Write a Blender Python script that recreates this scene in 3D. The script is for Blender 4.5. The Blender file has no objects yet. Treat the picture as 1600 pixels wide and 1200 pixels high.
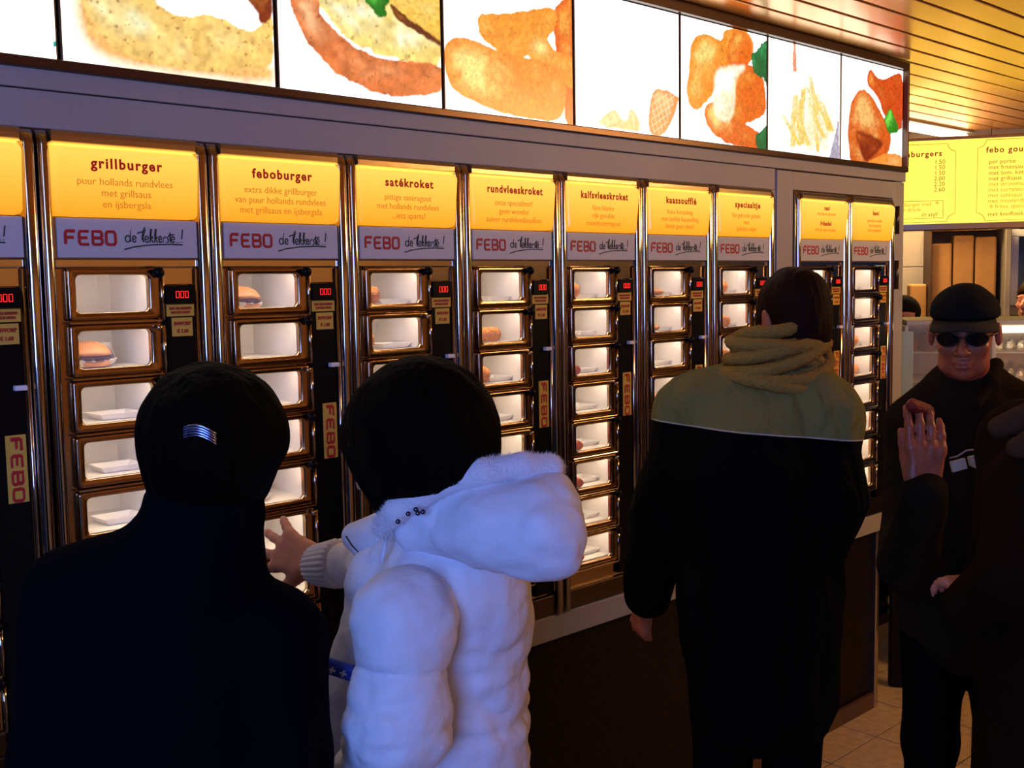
import bpy, bmesh, math, random
import numpy as np
from mathutils import Vector, Matrix, Euler
random.seed(7); rng = np.random.default_rng(7)
SC = bpy.context.scene
COL = SC.collection
PI = math.pi

# ------------------------------------------------------------------ camera
CAM = np.array([-0.8035, -2.158, 1.75]); FPX = 1717.0
YAW, PITCH, ROLL = math.radians(43.47), math.radians(-5.17), math.radians(-0.98)
_c, _s = math.cos(YAW), math.sin(YAW)
_right = np.array([_c, -_s, 0.0]); FWD = np.array([_s * math.cos(PITCH), _c * math.cos(PITCH), math.sin(PITCH)])
_up = np.cross(_right, FWD)
CR = _right * math.cos(ROLL) + _up * math.sin(ROLL); CU = -_right * math.sin(ROLL) + _up * math.cos(ROLL)
cd = bpy.data.cameras.new('camera'); cam = bpy.data.objects.new('camera', cd); COL.objects.link(cam)
cd.sensor_fit = 'HORIZONTAL'; cd.sensor_width = 36.0; cd.lens = FPX / 1600 * 36.0; cd.clip_start = 0.02
cam.matrix_world = Matrix(((CR[0], CU[0], -FWD[0], CAM[0]), (CR[1], CU[1], -FWD[1], CAM[1]), (CR[2], CU[2], -FWD[2], CAM[2]), (0, 0, 0, 1)))
SC.camera = cam

def ray(px, py): return FWD + (px - 800) / FPX * CR + (600 - py) / FPX * CU
def at(px, py, depth): return CAM + ray(px, py) * depth           # a point of the room seen at that place of the photo
def wall_at(px, py, y=0.0):
    d = ray(px, py); t = (y - CAM[1]) / d[1]; p = CAM + d * t; return p[0], p[2]

# ------------------------------------------------------------------ world, lights, exposure
w = bpy.data.worlds.new('street_daylight'); SC.world = w; w.use_nodes = True
w.node_tree.nodes['Background'].inputs[0].default_value = (0.10, 0.22, 0.85, 1)
w.node_tree.nodes['Background'].inputs[1].default_value = 0.05
SC.view_settings.view_transform = 'Standard'; SC.view_settings.look = 'None'
SC.view_settings.gamma = 1.0; SC.view_settings.use_curve_mapping = False; SC.view_settings.exposure = 0.0

def area(name, loc, target, sx, sy, power, color, spread=PI):
    l = bpy.data.lights.new(name, 'AREA'); l.shape = 'RECTANGLE'; l.size = sx; l.size_y = sy; l.energy = power; l.color = color; l.spread = spread
    o = bpy.data.objects.new(name, l); COL.objects.link(o); o.location = loc
    o.rotation_euler = (Vector(target) - Vector(loc)).to_track_quat('-Z', 'Y').to_euler(); return o
area('daylight_street_door', (-2.7, -3.2, 2.0), (0.1, -0.9, 1.2), 1.3, 1.3, 118, (0.17, 0.32, 1.0))
area('ceiling_lamp_light', (3.7, -2.2, 2.52), (3.0, 0, 1.7), 1.4, 0.3, 36, (1.0, 0.60, 0.26))
area('kitchen_lamp_light', (5.3, 0.79, 2.55), (5.3, 0.79, 0), 1.0, 0.08, 62, (1.0, 0.66, 0.30))
area('added_wall_light', (1.6, -3.2, 2.5), (1.6, -3.6, 1.3), 4.0, 0.2, 13, (1.0, 0.58, 0.24), math.radians(110))  # added lamp: warms the unseen back wall so the steel mirrors it

# ------------------------------------------------------------------ materials
def mat(name, color=(.5, .5, .5), rough=.5, metal=0.0, emit=None, estr=0.0, spec=.5, alpha=1.0, bump=0.0, bscale=60.0, vary=0.0, vscale=8.0, trans=0.0, ior=1.45, sheen=0.0, coat=0.0, stretch=None):
    m = bpy.data.materials.new(name); m.use_nodes = True; nt = m.node_tree; b = nt.nodes['Principled BSDF']
    b.inputs['Base Color'].default_value = (*color, 1); b.inputs['Roughness'].default_value = rough; b.inputs['Metallic'].default_value = metal
    b.inputs['Specular IOR Level'].default_value = spec; b.inputs['Alpha'].default_value = alpha
    b.inputs['Transmission Weight'].default_value = trans; b.inputs['IOR'].default_value = ior
    b.inputs['Sheen Weight'].default_value = sheen; b.inputs['Coat Weight'].default_value = coat
    if emit is not None:
        b.inputs['Emission Color'].default_value = (*emit, 1); b.inputs['Emission Strength'].default_value = estr
    if bump or vary:
        tc = nt.nodes.new('ShaderNodeTexCoord'); src = tc.outputs['Object']
        if stretch:
            mp = nt.nodes.new('ShaderNodeMapping'); mp.inputs['Scale'].default_value = stretch; nt.links.new(src, mp.inputs[0]); src = mp.outputs[0]
    if bump:
        n = nt.nodes.new('ShaderNodeTexNoise'); n.inputs['Scale'].default_value = bscale; n.inputs['Detail'].default_value = 4
        bp = nt.nodes.new('ShaderNodeBump'); bp.inputs['Strength'].default_value = bump; bp.inputs['Distance'].default_value = .01
        nt.links.new(src, n.inputs['Vector']); nt.links.new(n.outputs['Fac'], bp.inputs['Height']); nt.links.new(bp.outputs[0], b.inputs['Normal'])
    if vary:
        n = nt.nodes.new('ShaderNodeTexNoise'); n.inputs['Scale'].default_value = vscale; n.inputs['Detail'].default_value = 5
        r = nt.nodes.new('ShaderNodeValToRGB'); r.color_ramp.elements[0].position = .35; r.color_ramp.elements[1].position = .65
        r.color_ramp.elements[0].color = (*[c * (1 - vary) for c in color], 1); r.color_ramp.elements[1].color = (*[min(1, c * (1 + vary)) for c in color], 1)
        nt.links.new(src, n.inputs['Vector']); nt.links.new(n.outputs['Fac'], r.inputs[0]); nt.links.new(r.outputs[0], b.inputs['Base Color'])
    return m

M = {}
M['steel'] = mat('polished_steel', (.62, .55, .45), .16, 1.0, bump=.12, bscale=9, stretch=(1, 1, .35))
M['steel_rim'] = mat('chromed_steel', (.50, .42, .34), .09, 1.0, bump=.10, bscale=14, stretch=(1, 1, .3))
M['door_metal'] = mat('worn_door_steel', (.40, .27, .16), .17, 1.0, bump=.10, bscale=16)
M['header_steel'] = mat('brushed_gold_tinted_steel', (.50, .36, .20), .30, .95, bump=.10, bscale=30, stretch=(.3, 1, 1))
M['dark_metal'] = mat('dark_metal', (.10, .07, .05), .30, 1.0)
M['black'] = mat('black_plastic', (.004, .004, .005), .35, spec=.12)
M['black_matt'] = mat('black_matt', (.004, .004, .004), .8, spec=.2)
M['fascia'] = mat('beige_lacquered_metal', (.34, .32, .31), .45, vary=.04, vscale=3, bump=.03, bscale=120)
M['bronze'] = mat('brown_anodised_metal', (.10, .055, .03), .3, .7)
M['plate'] = mat('pale_plastic_plate', (.50, .51, .54), .4)
M['comp'] = mat('white_enamel', (.80, .74, .65), .5)
M['lamp_strip'] = mat('compartment_lamp', (1, 1, 1), .5, emit=(1.0, .86, .70), estr=18.0)
M['glass'] = mat('clear_glass', (1, 1, 1), .02, trans=0.0, alpha=.10, spec=.5)
M['frosted'] = mat('frosted_glass', (.85, .8, .72), .35, alpha=.35)
M['red_led'] = mat('red_digits', (.3, 0, 0), .5, emit=(1, .02, .015), estr=1.6)
M['sticker'] = mat('yellow_sticker', (.62, .40, .06), .5)
M['white_plastic'] = mat('white_plastic', (.8, .8, .8), .4)
M['red_ink'] = mat('red_ink', (.42, .012, .02), .5)
M['dark_red_ink'] = mat('dark_red_ink', (.26, .008, .006), .6, emit=(.17, .004, .002), estr=1)
M['brown_ink'] = mat('brown_ink', (.42, .17, .02), .6, emit=(.42, .14, .008), estr=1)
M['green_ink'] = mat('dark_green_ink', (.008, .022, .012), .6)
M['white_ink'] = mat('white_ink', (.7, .7, .7), .6)
M['granite'] = mat('dark_red_granite', (.006, .0022, .0014), .5, spec=.2, vary=.9, vscale=70)
M['plinth'] = mat('brown_plinth', (.10, .05, .025), .4, vary=.2)
M['tile'] = mat('beige_floor_tile', (.52, .38, .21), .45, vary=.14, vscale=30, bump=.05, bscale=60)
M['grout'] = mat('dark_grout', (.05, .035, .02), .9)
M['slat'] = mat('gold_ceiling_slat', (.95, .47, .12), .26, .7, vary=.05, vscale=2)
M['void'] = mat('ceiling_void', (.02, .01, .005), .9)
M['tube'] = mat('fluorescent_tube', (1, 1, 1), .5, emit=(1.0, .88, .62), estr=4.5)
M['paintwall'] = mat('tan_painted_wall', (.50, .30, .13), .7, vary=.1)
M['kitchen_tile'] = mat('grey_wall_tile', (.24, .21, .17), .25, vary=.05)
M['cardboard'] = mat('tan_cardboard', (.30, .15, .045), .8, vary=.06, vscale=20)
M['niche'] = mat('dark_brown_shelf', (.05, .018, .008), .6)
M['teal'] = mat('dark_teal_print', (.008, .045, .09), .4, vary=.5, vscale=14)
M['paper'] = mat('white_paper', (.80, .76, .72), .7, bump=.4, bscale=30)
M['crust'] = mat('breaded_crust', (.78, .24, .02), .6, bump=.9, bscale=260, vary=.35, vscale=60)
M['crust_red'] = mat('red_fried_crust', (.50, .045, .012), .5, bump=.7, bscale=200, vary=.35, vscale=50)
M['crust_dark'] = mat('dark_red_crust', (.20, .014, .006), .5, bump=.7, bscale=200, vary=.35, vscale=50)
M['crust_flat'] = mat('pale_fried_crust', (.55, .22, .06), .6, bump=.7, bscale=200, vary=.3, vscale=50)
M['bun'] = mat('baked_bun', (.60, .25, .07), .4, vary=.4, vscale=12)
M['patty'] = mat('browned_patty', (.07, .02, .008), .7, bump=1, bscale=150)
M['foil'] = mat('crumpled_foil', (.75, .66, .5), .2, 1.0, bump=1.0, bscale=80)
M['meat'] = mat('roast_meat', (.22, .035, .012), .45, bump=.8, bscale=60, vary=.4)

def panel_mat(name, lo, hi, z0, z1, strength=1.0):
    # translucent sheet with its backlight put into the emission colour, stronger towards the top
    m = bpy.data.materials.new(name); m.use_nodes = True; nt = m.node_tree; b = nt.nodes['Principled BSDF']
    tc = nt.nodes.new('ShaderNodeTexCoord'); sp = nt.nodes.new('ShaderNodeSeparateXYZ'); mr = nt.nodes.new('ShaderNodeMapRange'); r = nt.nodes.new('ShaderNodeValToRGB')
    nt.links.new(tc.outputs['Object'], sp.inputs[0]); nt.links.new(sp.outputs['Z'], mr.inputs['Value'])
    mr.inputs['From Min'].default_value = z0; mr.inputs['From Max'].default_value = z1
    r.color_ramp.elements[0].color = (*lo, 1); r.color_ramp.elements[1].color = (*hi, 1)
    nt.links.new(mr.outputs[0], r.inputs[0]); nt.links.new(r.outputs[0], b.inputs['Emission Color'])
    b.inputs['Emission Strength'].default_value = strength; b.inputs['Base Color'].default_value = (.5, .25, .02, 1); b.inputs['Roughness'].default_value = .3
    return m
M['yellow'] = panel_mat('backlit_yellow_sheet', (1.0, .36, .012), (1.25, .74, .12), 1.90, 2.05)
M['menu_yellow'] = mat('backlit_menu_sheet', (.5, .4, .05), .4, emit=(1.0, .84, .09), estr=1.25)
def attr_mat(name, strength):
    m = bpy.data.materials.new(name); m.use_nodes = True; nt = m.node_tree; b = nt.nodes['Principled BSDF']
    a = nt.nodes.new('ShaderNodeVertexColor'); a.layer_name = 'print'
    nt.links.new(a.outputs[0], b.inputs['Emission Color']); b.inputs['Emission Strength'].default_value = strength
    b.inputs['Base Color'].default_value = (.02, .02, .02, 1); b.inputs['Roughness'].default_value = .25
    return m
M['photo'] = attr_mat('backlit_photo_print', 1.0)

# ------------------------------------------------------------------ mesh helpers
def link(name, me, m, parent=None, smooth=False):
    o = bpy.data.objects.new(name, me); COL.objects.link(o)
    if m is not None and not me.materials: me.materials.append(m)
    if smooth:
        me.polygons.foreach_set('use_smooth', [True] * len(me.polygons))
    if parent: o.parent = parent
    return o
def tag(o, label=None, cat=None, group=None, kind=None):
    if label: o['label'] = label
    if cat: o['category'] = cat
    if group: o['group'] = group
    if kind: o['kind'] = kind
    return o
def empty(name, loc=(0, 0, 0), rz=0.0, parent=None):
    o = bpy.data.objects.new(name, None); COL.objects.link(o); o.location = loc; o.rotation_euler.z = rz; o.empty_display_size = .1
    if parent: o.parent = parent
    return o
class MB:
    def __init__(s): s.v = []; s.f = []; s.mi = []
    def add(s, v, f, mi=0):
        n = len(s.v); s.v += [tuple(p) for p in v]; s.f += [tuple(i + n for i in q) for q in f]; s.mi += [mi] * len(f); return s
    def box(s, x0, x1, y0, y1, z0, z1, mi=0):
        v = [(x, y, z) for x in (x0, x1) for y in (y0, y1) for z in (z0, z1)]
        return s.add(v, [(0, 1, 3, 2), (4, 6, 7, 5), (0, 4, 5, 1), (2, 3, 7, 6), (0, 2, 6, 4), (1, 5, 7, 3)], mi)
    def bbox(s, x0, x1, y0, y1, z0, z1, b=.003, mi=0):
        # box with chamfered edges
        bm = bmesh.new(); bmesh.ops.create_cube(bm, size=1)
        for v in bm.verts: v.co = Vector(((x0 + x1) / 2 + v.co.x * (x1 - x0), (y0 + y1) / 2 + v.co.y * (y1 - y0), (z0 + z1) / 2 + v.co.z * (z1 - z0)))
        bmesh.ops.bevel(bm, geom=bm.edges[:], offset=b, segments=2, profile=.5, affect='EDGES', clamp_overlap=True)
        bm.verts.index_update(); v = [tuple(q.co) for q in bm.verts]; f = [[q.index for q in p.verts] for p in bm.faces]; bm.free()
        return s.add(v, f, mi)
    def loft(s, rings, cap0=True, cap1=True, closed=True, mi=0):
        n = len(rings[0]); v = [p for r in rings for p in r]; f = []
        for i in range(len(rings) - 1):
            for j in range(n if closed else n - 1):
                k = (j + 1) % n; f.append((i * n + j, i * n + k, (i + 1) * n + k, (i + 1) * n + j))
        if cap0: f.append(tuple(reversed(range(n))))
        if cap1: f.append(tuple((len(rings) - 1) * n + j for j in range(n)))
        return s.add(v, f, mi)
    def tube(s, pts, r, seg=8, caps=True, mi=0):
        pts = [Vector(p) for p in pts]; rr = r if isinstance(r, (list, tuple)) else [r] * len(pts); rings = []; up = None
        for i, p in enumerate(pts):
            t = (pts[min(i + 1, len(pts) - 1)] - pts[max(i - 1, 0)]).normalized()
            if up is None: up = t.orthogonal().normalized()
            up = (up - t * up.dot(t)).normalized(); sd = t.cross(up)
            rings.append([p + (up * math.cos(a) + sd * math.sin(a)) * rr[i] for a in [2 * PI * j / seg for j in range(seg)]])
        return s.loft(rings, caps, caps, mi=mi)
    def lathe(s, prof, seg=16, axis='z', c=(0, 0, 0), mi=0):
        rings = []
        for r, h in prof:
            ring = []
            for j in range(seg):
                a = 2 * PI * j / seg; u, v = r * math.cos(a), r * math.sin(a)
                ring.append({'z': (c[0] + u, c[1] + v, c[2] + h), 'y': (c[0] + u, c[1] + h, c[2] + v), 'x': (c[0] + h, c[1] + u, c[2] + v)}[axis])
            rings.append(ring)
        return s.loft(rings, mi=mi)
    def mesh(s, name='m'):
        me = bpy.data.meshes.new(name); me.from_pydata(s.v, [], s.f)
        bm = bmesh.new(); bm.from_mesh(me); bmesh.ops.recalc_face_normals(bm, faces=bm.faces); bm.to_mesh(me); bm.free()
        return me
    def build(s, name, m, parent=None, smooth=False):
        me = s.mesh(name)
        if isinstance(m, (list, tuple)):
            for q in m: me.materials.append(q)
            me.polygons.foreach_set('material_index', s.mi); m = None
        o = link(name, me, m, parent, smooth)
        return o
def rrect(x0, x1, z0, z1, r, y, n=4):
    pts = []
    for cx, cz, a0 in ((x1 - r, z1 - r, 0), (x0 + r, z1 - r, 90), (x0 + r, z0 + r, 180), (x1 - r, z0 + r, 270)):
        for k in range(n + 1):
            a = math.radians(a0 + 90 * k / n); pts.append((cx + r * math.cos(a), y, cz + r * math.sin(a)))
    return pts
def text(body, size, x, y, z, m, parent, name='lettering', align='CENTER', offset=0.0, spacing=1.0, rot=(PI / 2, 0, 0), line=1.0, shear=0.0, sx=1.0):
    c = bpy.data.curves.new(name, 'FONT'); c.body = body; c.size = size; c.align_x = align; c.align_y = 'CENTER'; c.offset = offset
    c.space_character = spacing; c.space_line = line; c.resolution_u = 3; c.extrude = .0003; c.shear = shear; c.materials.append(m)
    key = (body, round(size, 5), align, offset, spacing, line, shear, m.name)
    if key not in _tc: _tc[key] = to_mesh(c, name)
    o = bpy.data.objects.new(name, _tc[key]); COL.objects.link(o); o.location = (x, y, z); o.rotation_euler = rot; o.scale.x = sx; o.parent = parent; return o
def to_mesh(c, name):
    o = bpy.data.objects.new(name, c); me = bpy.data.meshes.new_from_object(o); bpy.data.objects.remove(o); me.name = name
    if not me.materials and c.materials: me.materials.append(c.materials[0])
    return me
_tc = {}
def strokes_curve(name, lines, width, m):
    c = bpy.data.curves.new(name, 'CURVE'); c.dimensions = '3D'; c.bevel_depth = width; c.bevel_resolution = 1; c.use_fill_caps = True; c.materials.append(m)
    for ln in lines:
        sp = c.splines.new('POLY'); sp.points.add(len(ln) - 1)
        for i, (x, z) in enumerate(ln): sp.points[i].co = (x, 0, z, 1)
    return to_mesh(c, name)

# ------------------------------------------------------------------ implicit surface builder (people, garments, food)
def vnoise(p, seed=0):
    # smooth value noise on an (...,3) array, range about -1..1
    q = np.floor(p).astype(np.int64); f = (p - q).astype(np.float32); f = f * f * (3 - 2 * f); out = 0
    for dx in (0, 1):
        for dy in (0, 1):
            for dz in (0, 1):
                h = ((q[..., 0] + dx) * 73856093) ^ ((q[..., 1] + dy) * 19349663) ^ ((q[..., 2] + dz) * 83492791) ^ (seed * 2654435761 & 0xffffffff)
                h = (h * 1103515245 + 12345) & 0x7fffffff; h = ((h >> 8) & 0xffff) / 32767.5 - 1
                out = out + h * (f[..., 0] if dx else 1 - f[..., 0]) * (f[..., 1] if dy else 1 - f[..., 1]) * (f[..., 2] if dz else 1 - f[..., 2])
    return out
class Field:
    def __init__(s, lo, hi, res):
        s.lo = np.array(lo, float); s.res = res; s.n = np.ceil((np.array(hi) - s.lo) / res).astype(int) + 1
        s.a = np.full(s.n, .06, np.float32)
    def block(s, lo, hi):
        i0 = np.clip(np.floor((lo - s.lo) / s.res).astype(int), 0, s.n); i1 = np.clip(np.ceil((hi - s.lo) / s.res).astype(int) + 1, 0, s.n)
        if np.any(i1 <= i0): return None, None
        sl = tuple(slice(a, b) for a, b in zip(i0, i1))
        g = np.stack(np.meshgrid(*[s.lo[k] + s.res * np.arange(i0[k], i1[k]) for k in range(3)], indexing='ij'), -1).astype(np.float32)
        return sl, g
    def put(s, sl, d, k, cut=False):
        a = s.a[sl]
        if cut:
            d = -d; k = max(k, 1e-5); h = np.clip(.5 - .5 * (d - a) / k, 0, 1); s.a[sl] = a * h + d * (1 - h) + k * h * (1 - h)
            return
        k = max(k, 1e-5); h = np.clip(.5 + .5 * (a - d) / k, 0, 1); s.a[sl] = a * (1 - h) + d * h - k * h * (1 - h)
    def cone(s, a, b, ra, rb, k=.02, sq=None, mod=None, cut=False):
        # rounded cone a->b; sq=(direction, factor) thins it along a direction; mod(t) changes the radius along it
        a = np.array(a, float); b = np.array(b, float); R = max(ra, rb) + k + .045
        sl, g = s.block(np.minimum(a, b) - R, np.maximum(a, b) + R)
        if sl is None: return s
        p = g - a.astype(np.float32); ab = b - a; L2 = float(ab @ ab) + 1e-9
        if sq is not None:
            n = np.array(sq[0], float); n = n - ab * (n @ ab) / L2 if L2 > 1e-6 else n
            n = n / np.linalg.norm(n); p = p + (sq[1] - 1) * (p @ n.astype(np.float32))[..., None] * n.astype(np.float32)
        t = np.clip((p @ ab.astype(np.float32)) / L2, 0, 1); r = ra + (rb - ra) * t
        if mod is not None: r = r + mod(t)
        d = np.sqrt(((p - t[..., None] * ab.astype(np.float32)) ** 2).sum(-1)) - r
        s.put(sl, d, k, cut); return s
    def ell(s, c, rad, axes=None, k=.02, cut=False):
        c = np.array(c, float); rad = np.array(rad, float); R = rad.max() + k + .045
        sl, g = s.block(c - R, c + R)
        if sl is None: return s
        p = g - c.astype(np.float32)
        if axes is not None: p = p @ np.array(axes, np.float32).T     # rows of axes are the local axes
        q = p / rad.astype(np.float32); k0 = np.sqrt((q ** 2).sum(-1)); k1 = np.sqrt(((q / rad.astype(np.float32)) ** 2).sum(-1)) + 1e-6
        d = k0 * (k0 - 1) / k1
        s.put(sl, d, k, cut); return s
    def grid(s):
        return np.stack(np.meshgrid(*[s.lo[k] + s.res * np.arange(s.n[k]) for k in range(3)], indexing='ij'), -1).astype(np.float32)
    def cutplane(s, p0, n):
        g = s.grid(); d = (g - np.array(p0, np.float32)) @ np.array(n, np.float32); s.a = np.maximum(s.a, d.astype(np.float32)); return s
    def mesh(s, name, origin, disp=None):
        a = s.a; ins = a < 0
        for ax in range(3):                                            # close at the border
            i = [slice(None)] * 3; i[ax] = 0; a[tuple(i)] = .01; i[ax] = -1; a[tuple(i)] = .01
        ins = a < 0; n = a.shape
        cnt = np.zeros((n[0] - 1, n[1] - 1, n[2] - 1), np.uint8)
        for o in np.ndindex(2, 2, 2): cnt += ins[o[0]:n[0] - 1 + o[0], o[1]:n[1] - 1 + o[1], o[2]:n[2] - 1 + o[2]]
        cells = np.argwhere((cnt > 0) & (cnt < 8)); idx = np.full(cnt.shape, -1, np.int32); idx[tuple(cells.T)] = np.arange(len(cells))
        acc = np.zeros((len(cells), 3)); num = np.zeros(len(cells)); C = [np.array(o) for o in np.ndindex(2, 2, 2)]
        for i in range(8):
            for j in range(i + 1, 8):
                if np.abs(C[i] - C[j]).sum() != 1: continue
                va = a[tuple((cells + C[i]).T)]; vb = a[tuple((cells + C[j]).T)]; m = (va < 0) != (vb < 0)
                t = np.where(m, va / np.where(m, va - vb, 1), 0)[:, None]
                acc += np.where(m[:, None], C[i] + (C[j] - C[i]) * t, 0); num += m
        V = (cells + acc / num[:, None]) * s.res + s.lo
        F = []
        for ax in range(3):
            u, v = (ax + 1) % 3, (ax + 2) % 3
            A = np.swapaxes(ins, 0, 0); i0 = [slice(None)] * 3; i1 = [slice(None)] * 3; i0[ax] = slice(0, -1); i1[ax] = slice(1, None)
            e = ins[tuple(i0)] != ins[tuple(i1)]; pos = np.argwhere(e)
            pos = pos[(pos[:, u] > 0) & (pos[:, v] > 0) & (pos[:, u] < n[u] - 1) & (pos[:, v] < n[v] - 1)]
            du = np.zeros(3, int); du[u] = 1; dv = np.zeros(3, int); dv[v] = 1
            q = np.stack([idx[tuple((pos - du - dv).T)], idx[tuple((pos - dv).T)], idx[tuple(pos.T)], idx[tuple((pos - du).T)]], 1)
            fl = ~ins[tuple(pos.T)]; q[fl] = q[fl][:, ::-1]; F.append(q)
        F = np.concatenate(F); F = F[(F >= 0).all(1)]
        me = bpy.data.meshes.new(name); me.vertices.add(len(V)); me.loops.add(F.size); me.polygons.add(len(F))
        V = V - np.array(origin)
        me.vertices.foreach_set('co', V.astype(np.float32).ravel()); me.loops.foreach_set('vertex_index', F.ravel().astype(np.int32))
        me.polygons.foreach_set('loop_start', np.arange(0, F.size, 4, dtype=np.int32)); me.polygons.foreach_set('loop_total', np.full(len(F), 4, np.int32))
        me.polygons.foreach_set('use_smooth', np.ones(len(F), bool)); me.update(calc_edges=True); me.validate()
        return me
    def build(s, name, m, parent, origin):
        me = s.mesh(name, origin); return link(name, me, m, parent)
def nrm(v): v = np.array(v, float); return v / np.linalg.norm(v)

#@@SETTING
# ================================================================== SETTING
# ceiling: slats running along the wall
X0, X1, YB, YF, CZ = -3.4, 7.6, -3.6, 3.2, 2.61
ceil = MB().box(X0, X1, YB, YF, CZ + .03, CZ + .06).build('ceiling', M['void']); tag(ceil, kind='structure')
sl_me = MB().bbox(X0, X1, 0, .1095, 0, .016, .003).mesh('slat'); sl_me.materials.append(M['slat'])
y = -.003 - .122 * 29
while y < YF - .1:
    o = bpy.data.objects.new('slat', sl_me); COL.objects.link(o); o.parent = ceil; o.location = (0, y + .005, CZ); y += .122
# floor: tiles
fl = MB().box(X0, X1, YB, YF, -.05, -.004).build('floor', M['grout']); tag(fl, kind='structure')
tl_me = MB().bbox(.003, .327, .003, .327, -.012, 0, .002).mesh('tile'); tl_me.materials.append(M['tile'])
for i in range(-8, 10):
    for j in range(-9, 2):
        o = bpy.data.objects.new('tile', tl_me); COL.objects.link(o); o.parent = fl; o.location = (2.665 + .33 * i, -.145 + .33 * j, random.uniform(0, .0006))
tlf = MB()
for i in range(10, 15):
    for j in range(-9, 9): tlf.bbox(2.668 + .33 * i, 2.992 + .33 * i, -.142 + .33 * j, .182 + .33 * j, -.012, 0, .002)
tag(tlf.build('tile', M['tile'], fl), kind='stuff')

# the wall that carries the machines
WE = 3.443
wf = MB()
wf.box(X0, 3.25, .02, .30, 0, .74)
wb = wf.build('wall_front', M['granite']); tag(wb, kind='structure')
st = MB().bbox(X0, WE, -.012, .3, .737, .809, .004).build('trim_1', M['fascia']); tag(st, kind='structure')
bb = MB().bbox(X0, 3.25, -.002, .02, 0, .062, .004).build('baseboard_front', M['plinth']); tag(bb, kind='structure')
ct = MB().bbox(3.25, 3.275, -.004, .3, 0, .737, .004).build('trim_2', M['steel']); tag(ct, kind='structure')
# fascia above the machines (two folded sheets), jambs beside the door
fs = MB()
fs.bbox(X0, WE, -.006, .25, 2.135, 2.172, .002)
fs.bbox(X0, 2.513, 0, .25, 2.062, 2.133, .0015)
fs.bbox(2.486, 2.513, -.001, .25, .809, 2.0615, .0015)
fs.bbox(3.372, WE, 0, .30, .809, 2.133, .003)
fs.bbox(X0, -.358, 0, .26, .809, 2.0615, .002)
fas = fs.build('trim_3', M['fascia']); tag(fas, kind='structure')
# machine column positions
PITCH_X = .355
col_x = [-.71, -.355, 0, .355, .71, 1.065, 1.42, 1.775, 2.13, 2.625, 2.98]
# backs and filler behind
bk = MB().box(X0, WE, .26, .30, .74, 2.6).build('wall_front_backing', M['paintwall']); tag(bk, kind='structure')
# service door around the last two columns
dr = empty('door_1', (2.52, 0, .82)); tag(dr, kind='structure')
d = MB(); z0 = -.82
d.bbox(.0, .100, -.004, .03, 0, 2.13 + z0, .002); d.bbox(.822, .846, -.004, .03, 0, 2.13 + z0, .002)
d.bbox(.100, .822, -.004, .03, 2.066 + z0, 2.13 + z0, .002)
d.build('door_leaf', M['fascia'], dr)
for zt, zb in ((2.035, 1.925), (1.82, 1.705)):
    h = MB(); h.tube([(.849, -.012, zb + z0), (.849, -.012, zt + z0)], .0075, 8); h.bbox(.842, .856, -.006, .0, zb + z0, zt + z0, .001)
    h.build('hinge', M['dark_metal'], dr, True)
# light box frame above
lf = MB()
lf.bbox(X0, WE, -.018, .2, 2.172, 2.192, .003); lf.bbox(X0, WE, -.018, .2, 2.575, 2.603, .003); lf.bbox(3.43, WE, -.018, .2, 2.192, 2.575, .002)
lbf = lf.build('trim_4', M['bronze']); tag(lbf, kind='structure')

# walls out of view / at the far side
w1 = MB().box(X0, X1, YB - .1, YB, 0, CZ + .03).build('wall_back', M['paintwall']); tag(w1, kind='structure')

# ================================================================== LIGHT BOX PICTURES
def fbm(P, sc, seed=0, oct=4):
    P3 = np.concatenate([P * sc, np.full(P.shape[:-1] + (1,), .37)], -1); o = 0; a = 1
    for k in range(oct): o = o + a * vnoise(P3 * 2 ** k, seed + k); a *= .55
    return o
def smooth_poly(V):
    n = len(V); out = []
    for i in range(n):
        a, b, c, d = V[i - 1], V[i], V[(i + 1) % n], V[(i + 2) % n]
        for t in (0, .25, .5, .75): out.append(.5 * ((2 * b) + (c - a) * t + (2 * a - 5 * b + 4 * c - d) * t * t + (3 * b - a - 3 * c + d) * t ** 3))
    return np.array(out)
def polydist(P, pts):
    # signed distance (negative inside) to a polygon, wall coordinates
    V = np.array([wall_at(*p) for p in pts]); V = smooth_poly(V) if len(V) > 4 else V; n = len(V); d = np.full(P.shape[0], 1e9); s = np.ones(P.shape[0])
    for i in range(n):
        a, b = V[i], V[(i - 1) % n]; e = b - a; q = P - a
        t = np.clip((q @ e) / (e @ e + 1e-12), 0, 1); r = q - t[:, None] * e; d = np.minimum(d, (r ** 2).sum(1))
        c1 = P[:, 1] >= a[1]; c2 = P[:, 1] < b[1]; c3 = e[0] * q[:, 1] > e[1] * q[:, 0]
        s = np.where((c1 & c2 & c3) | (~c1 & ~c2 & ~c3), -s, s)
    return s * np.sqrt(d)
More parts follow.
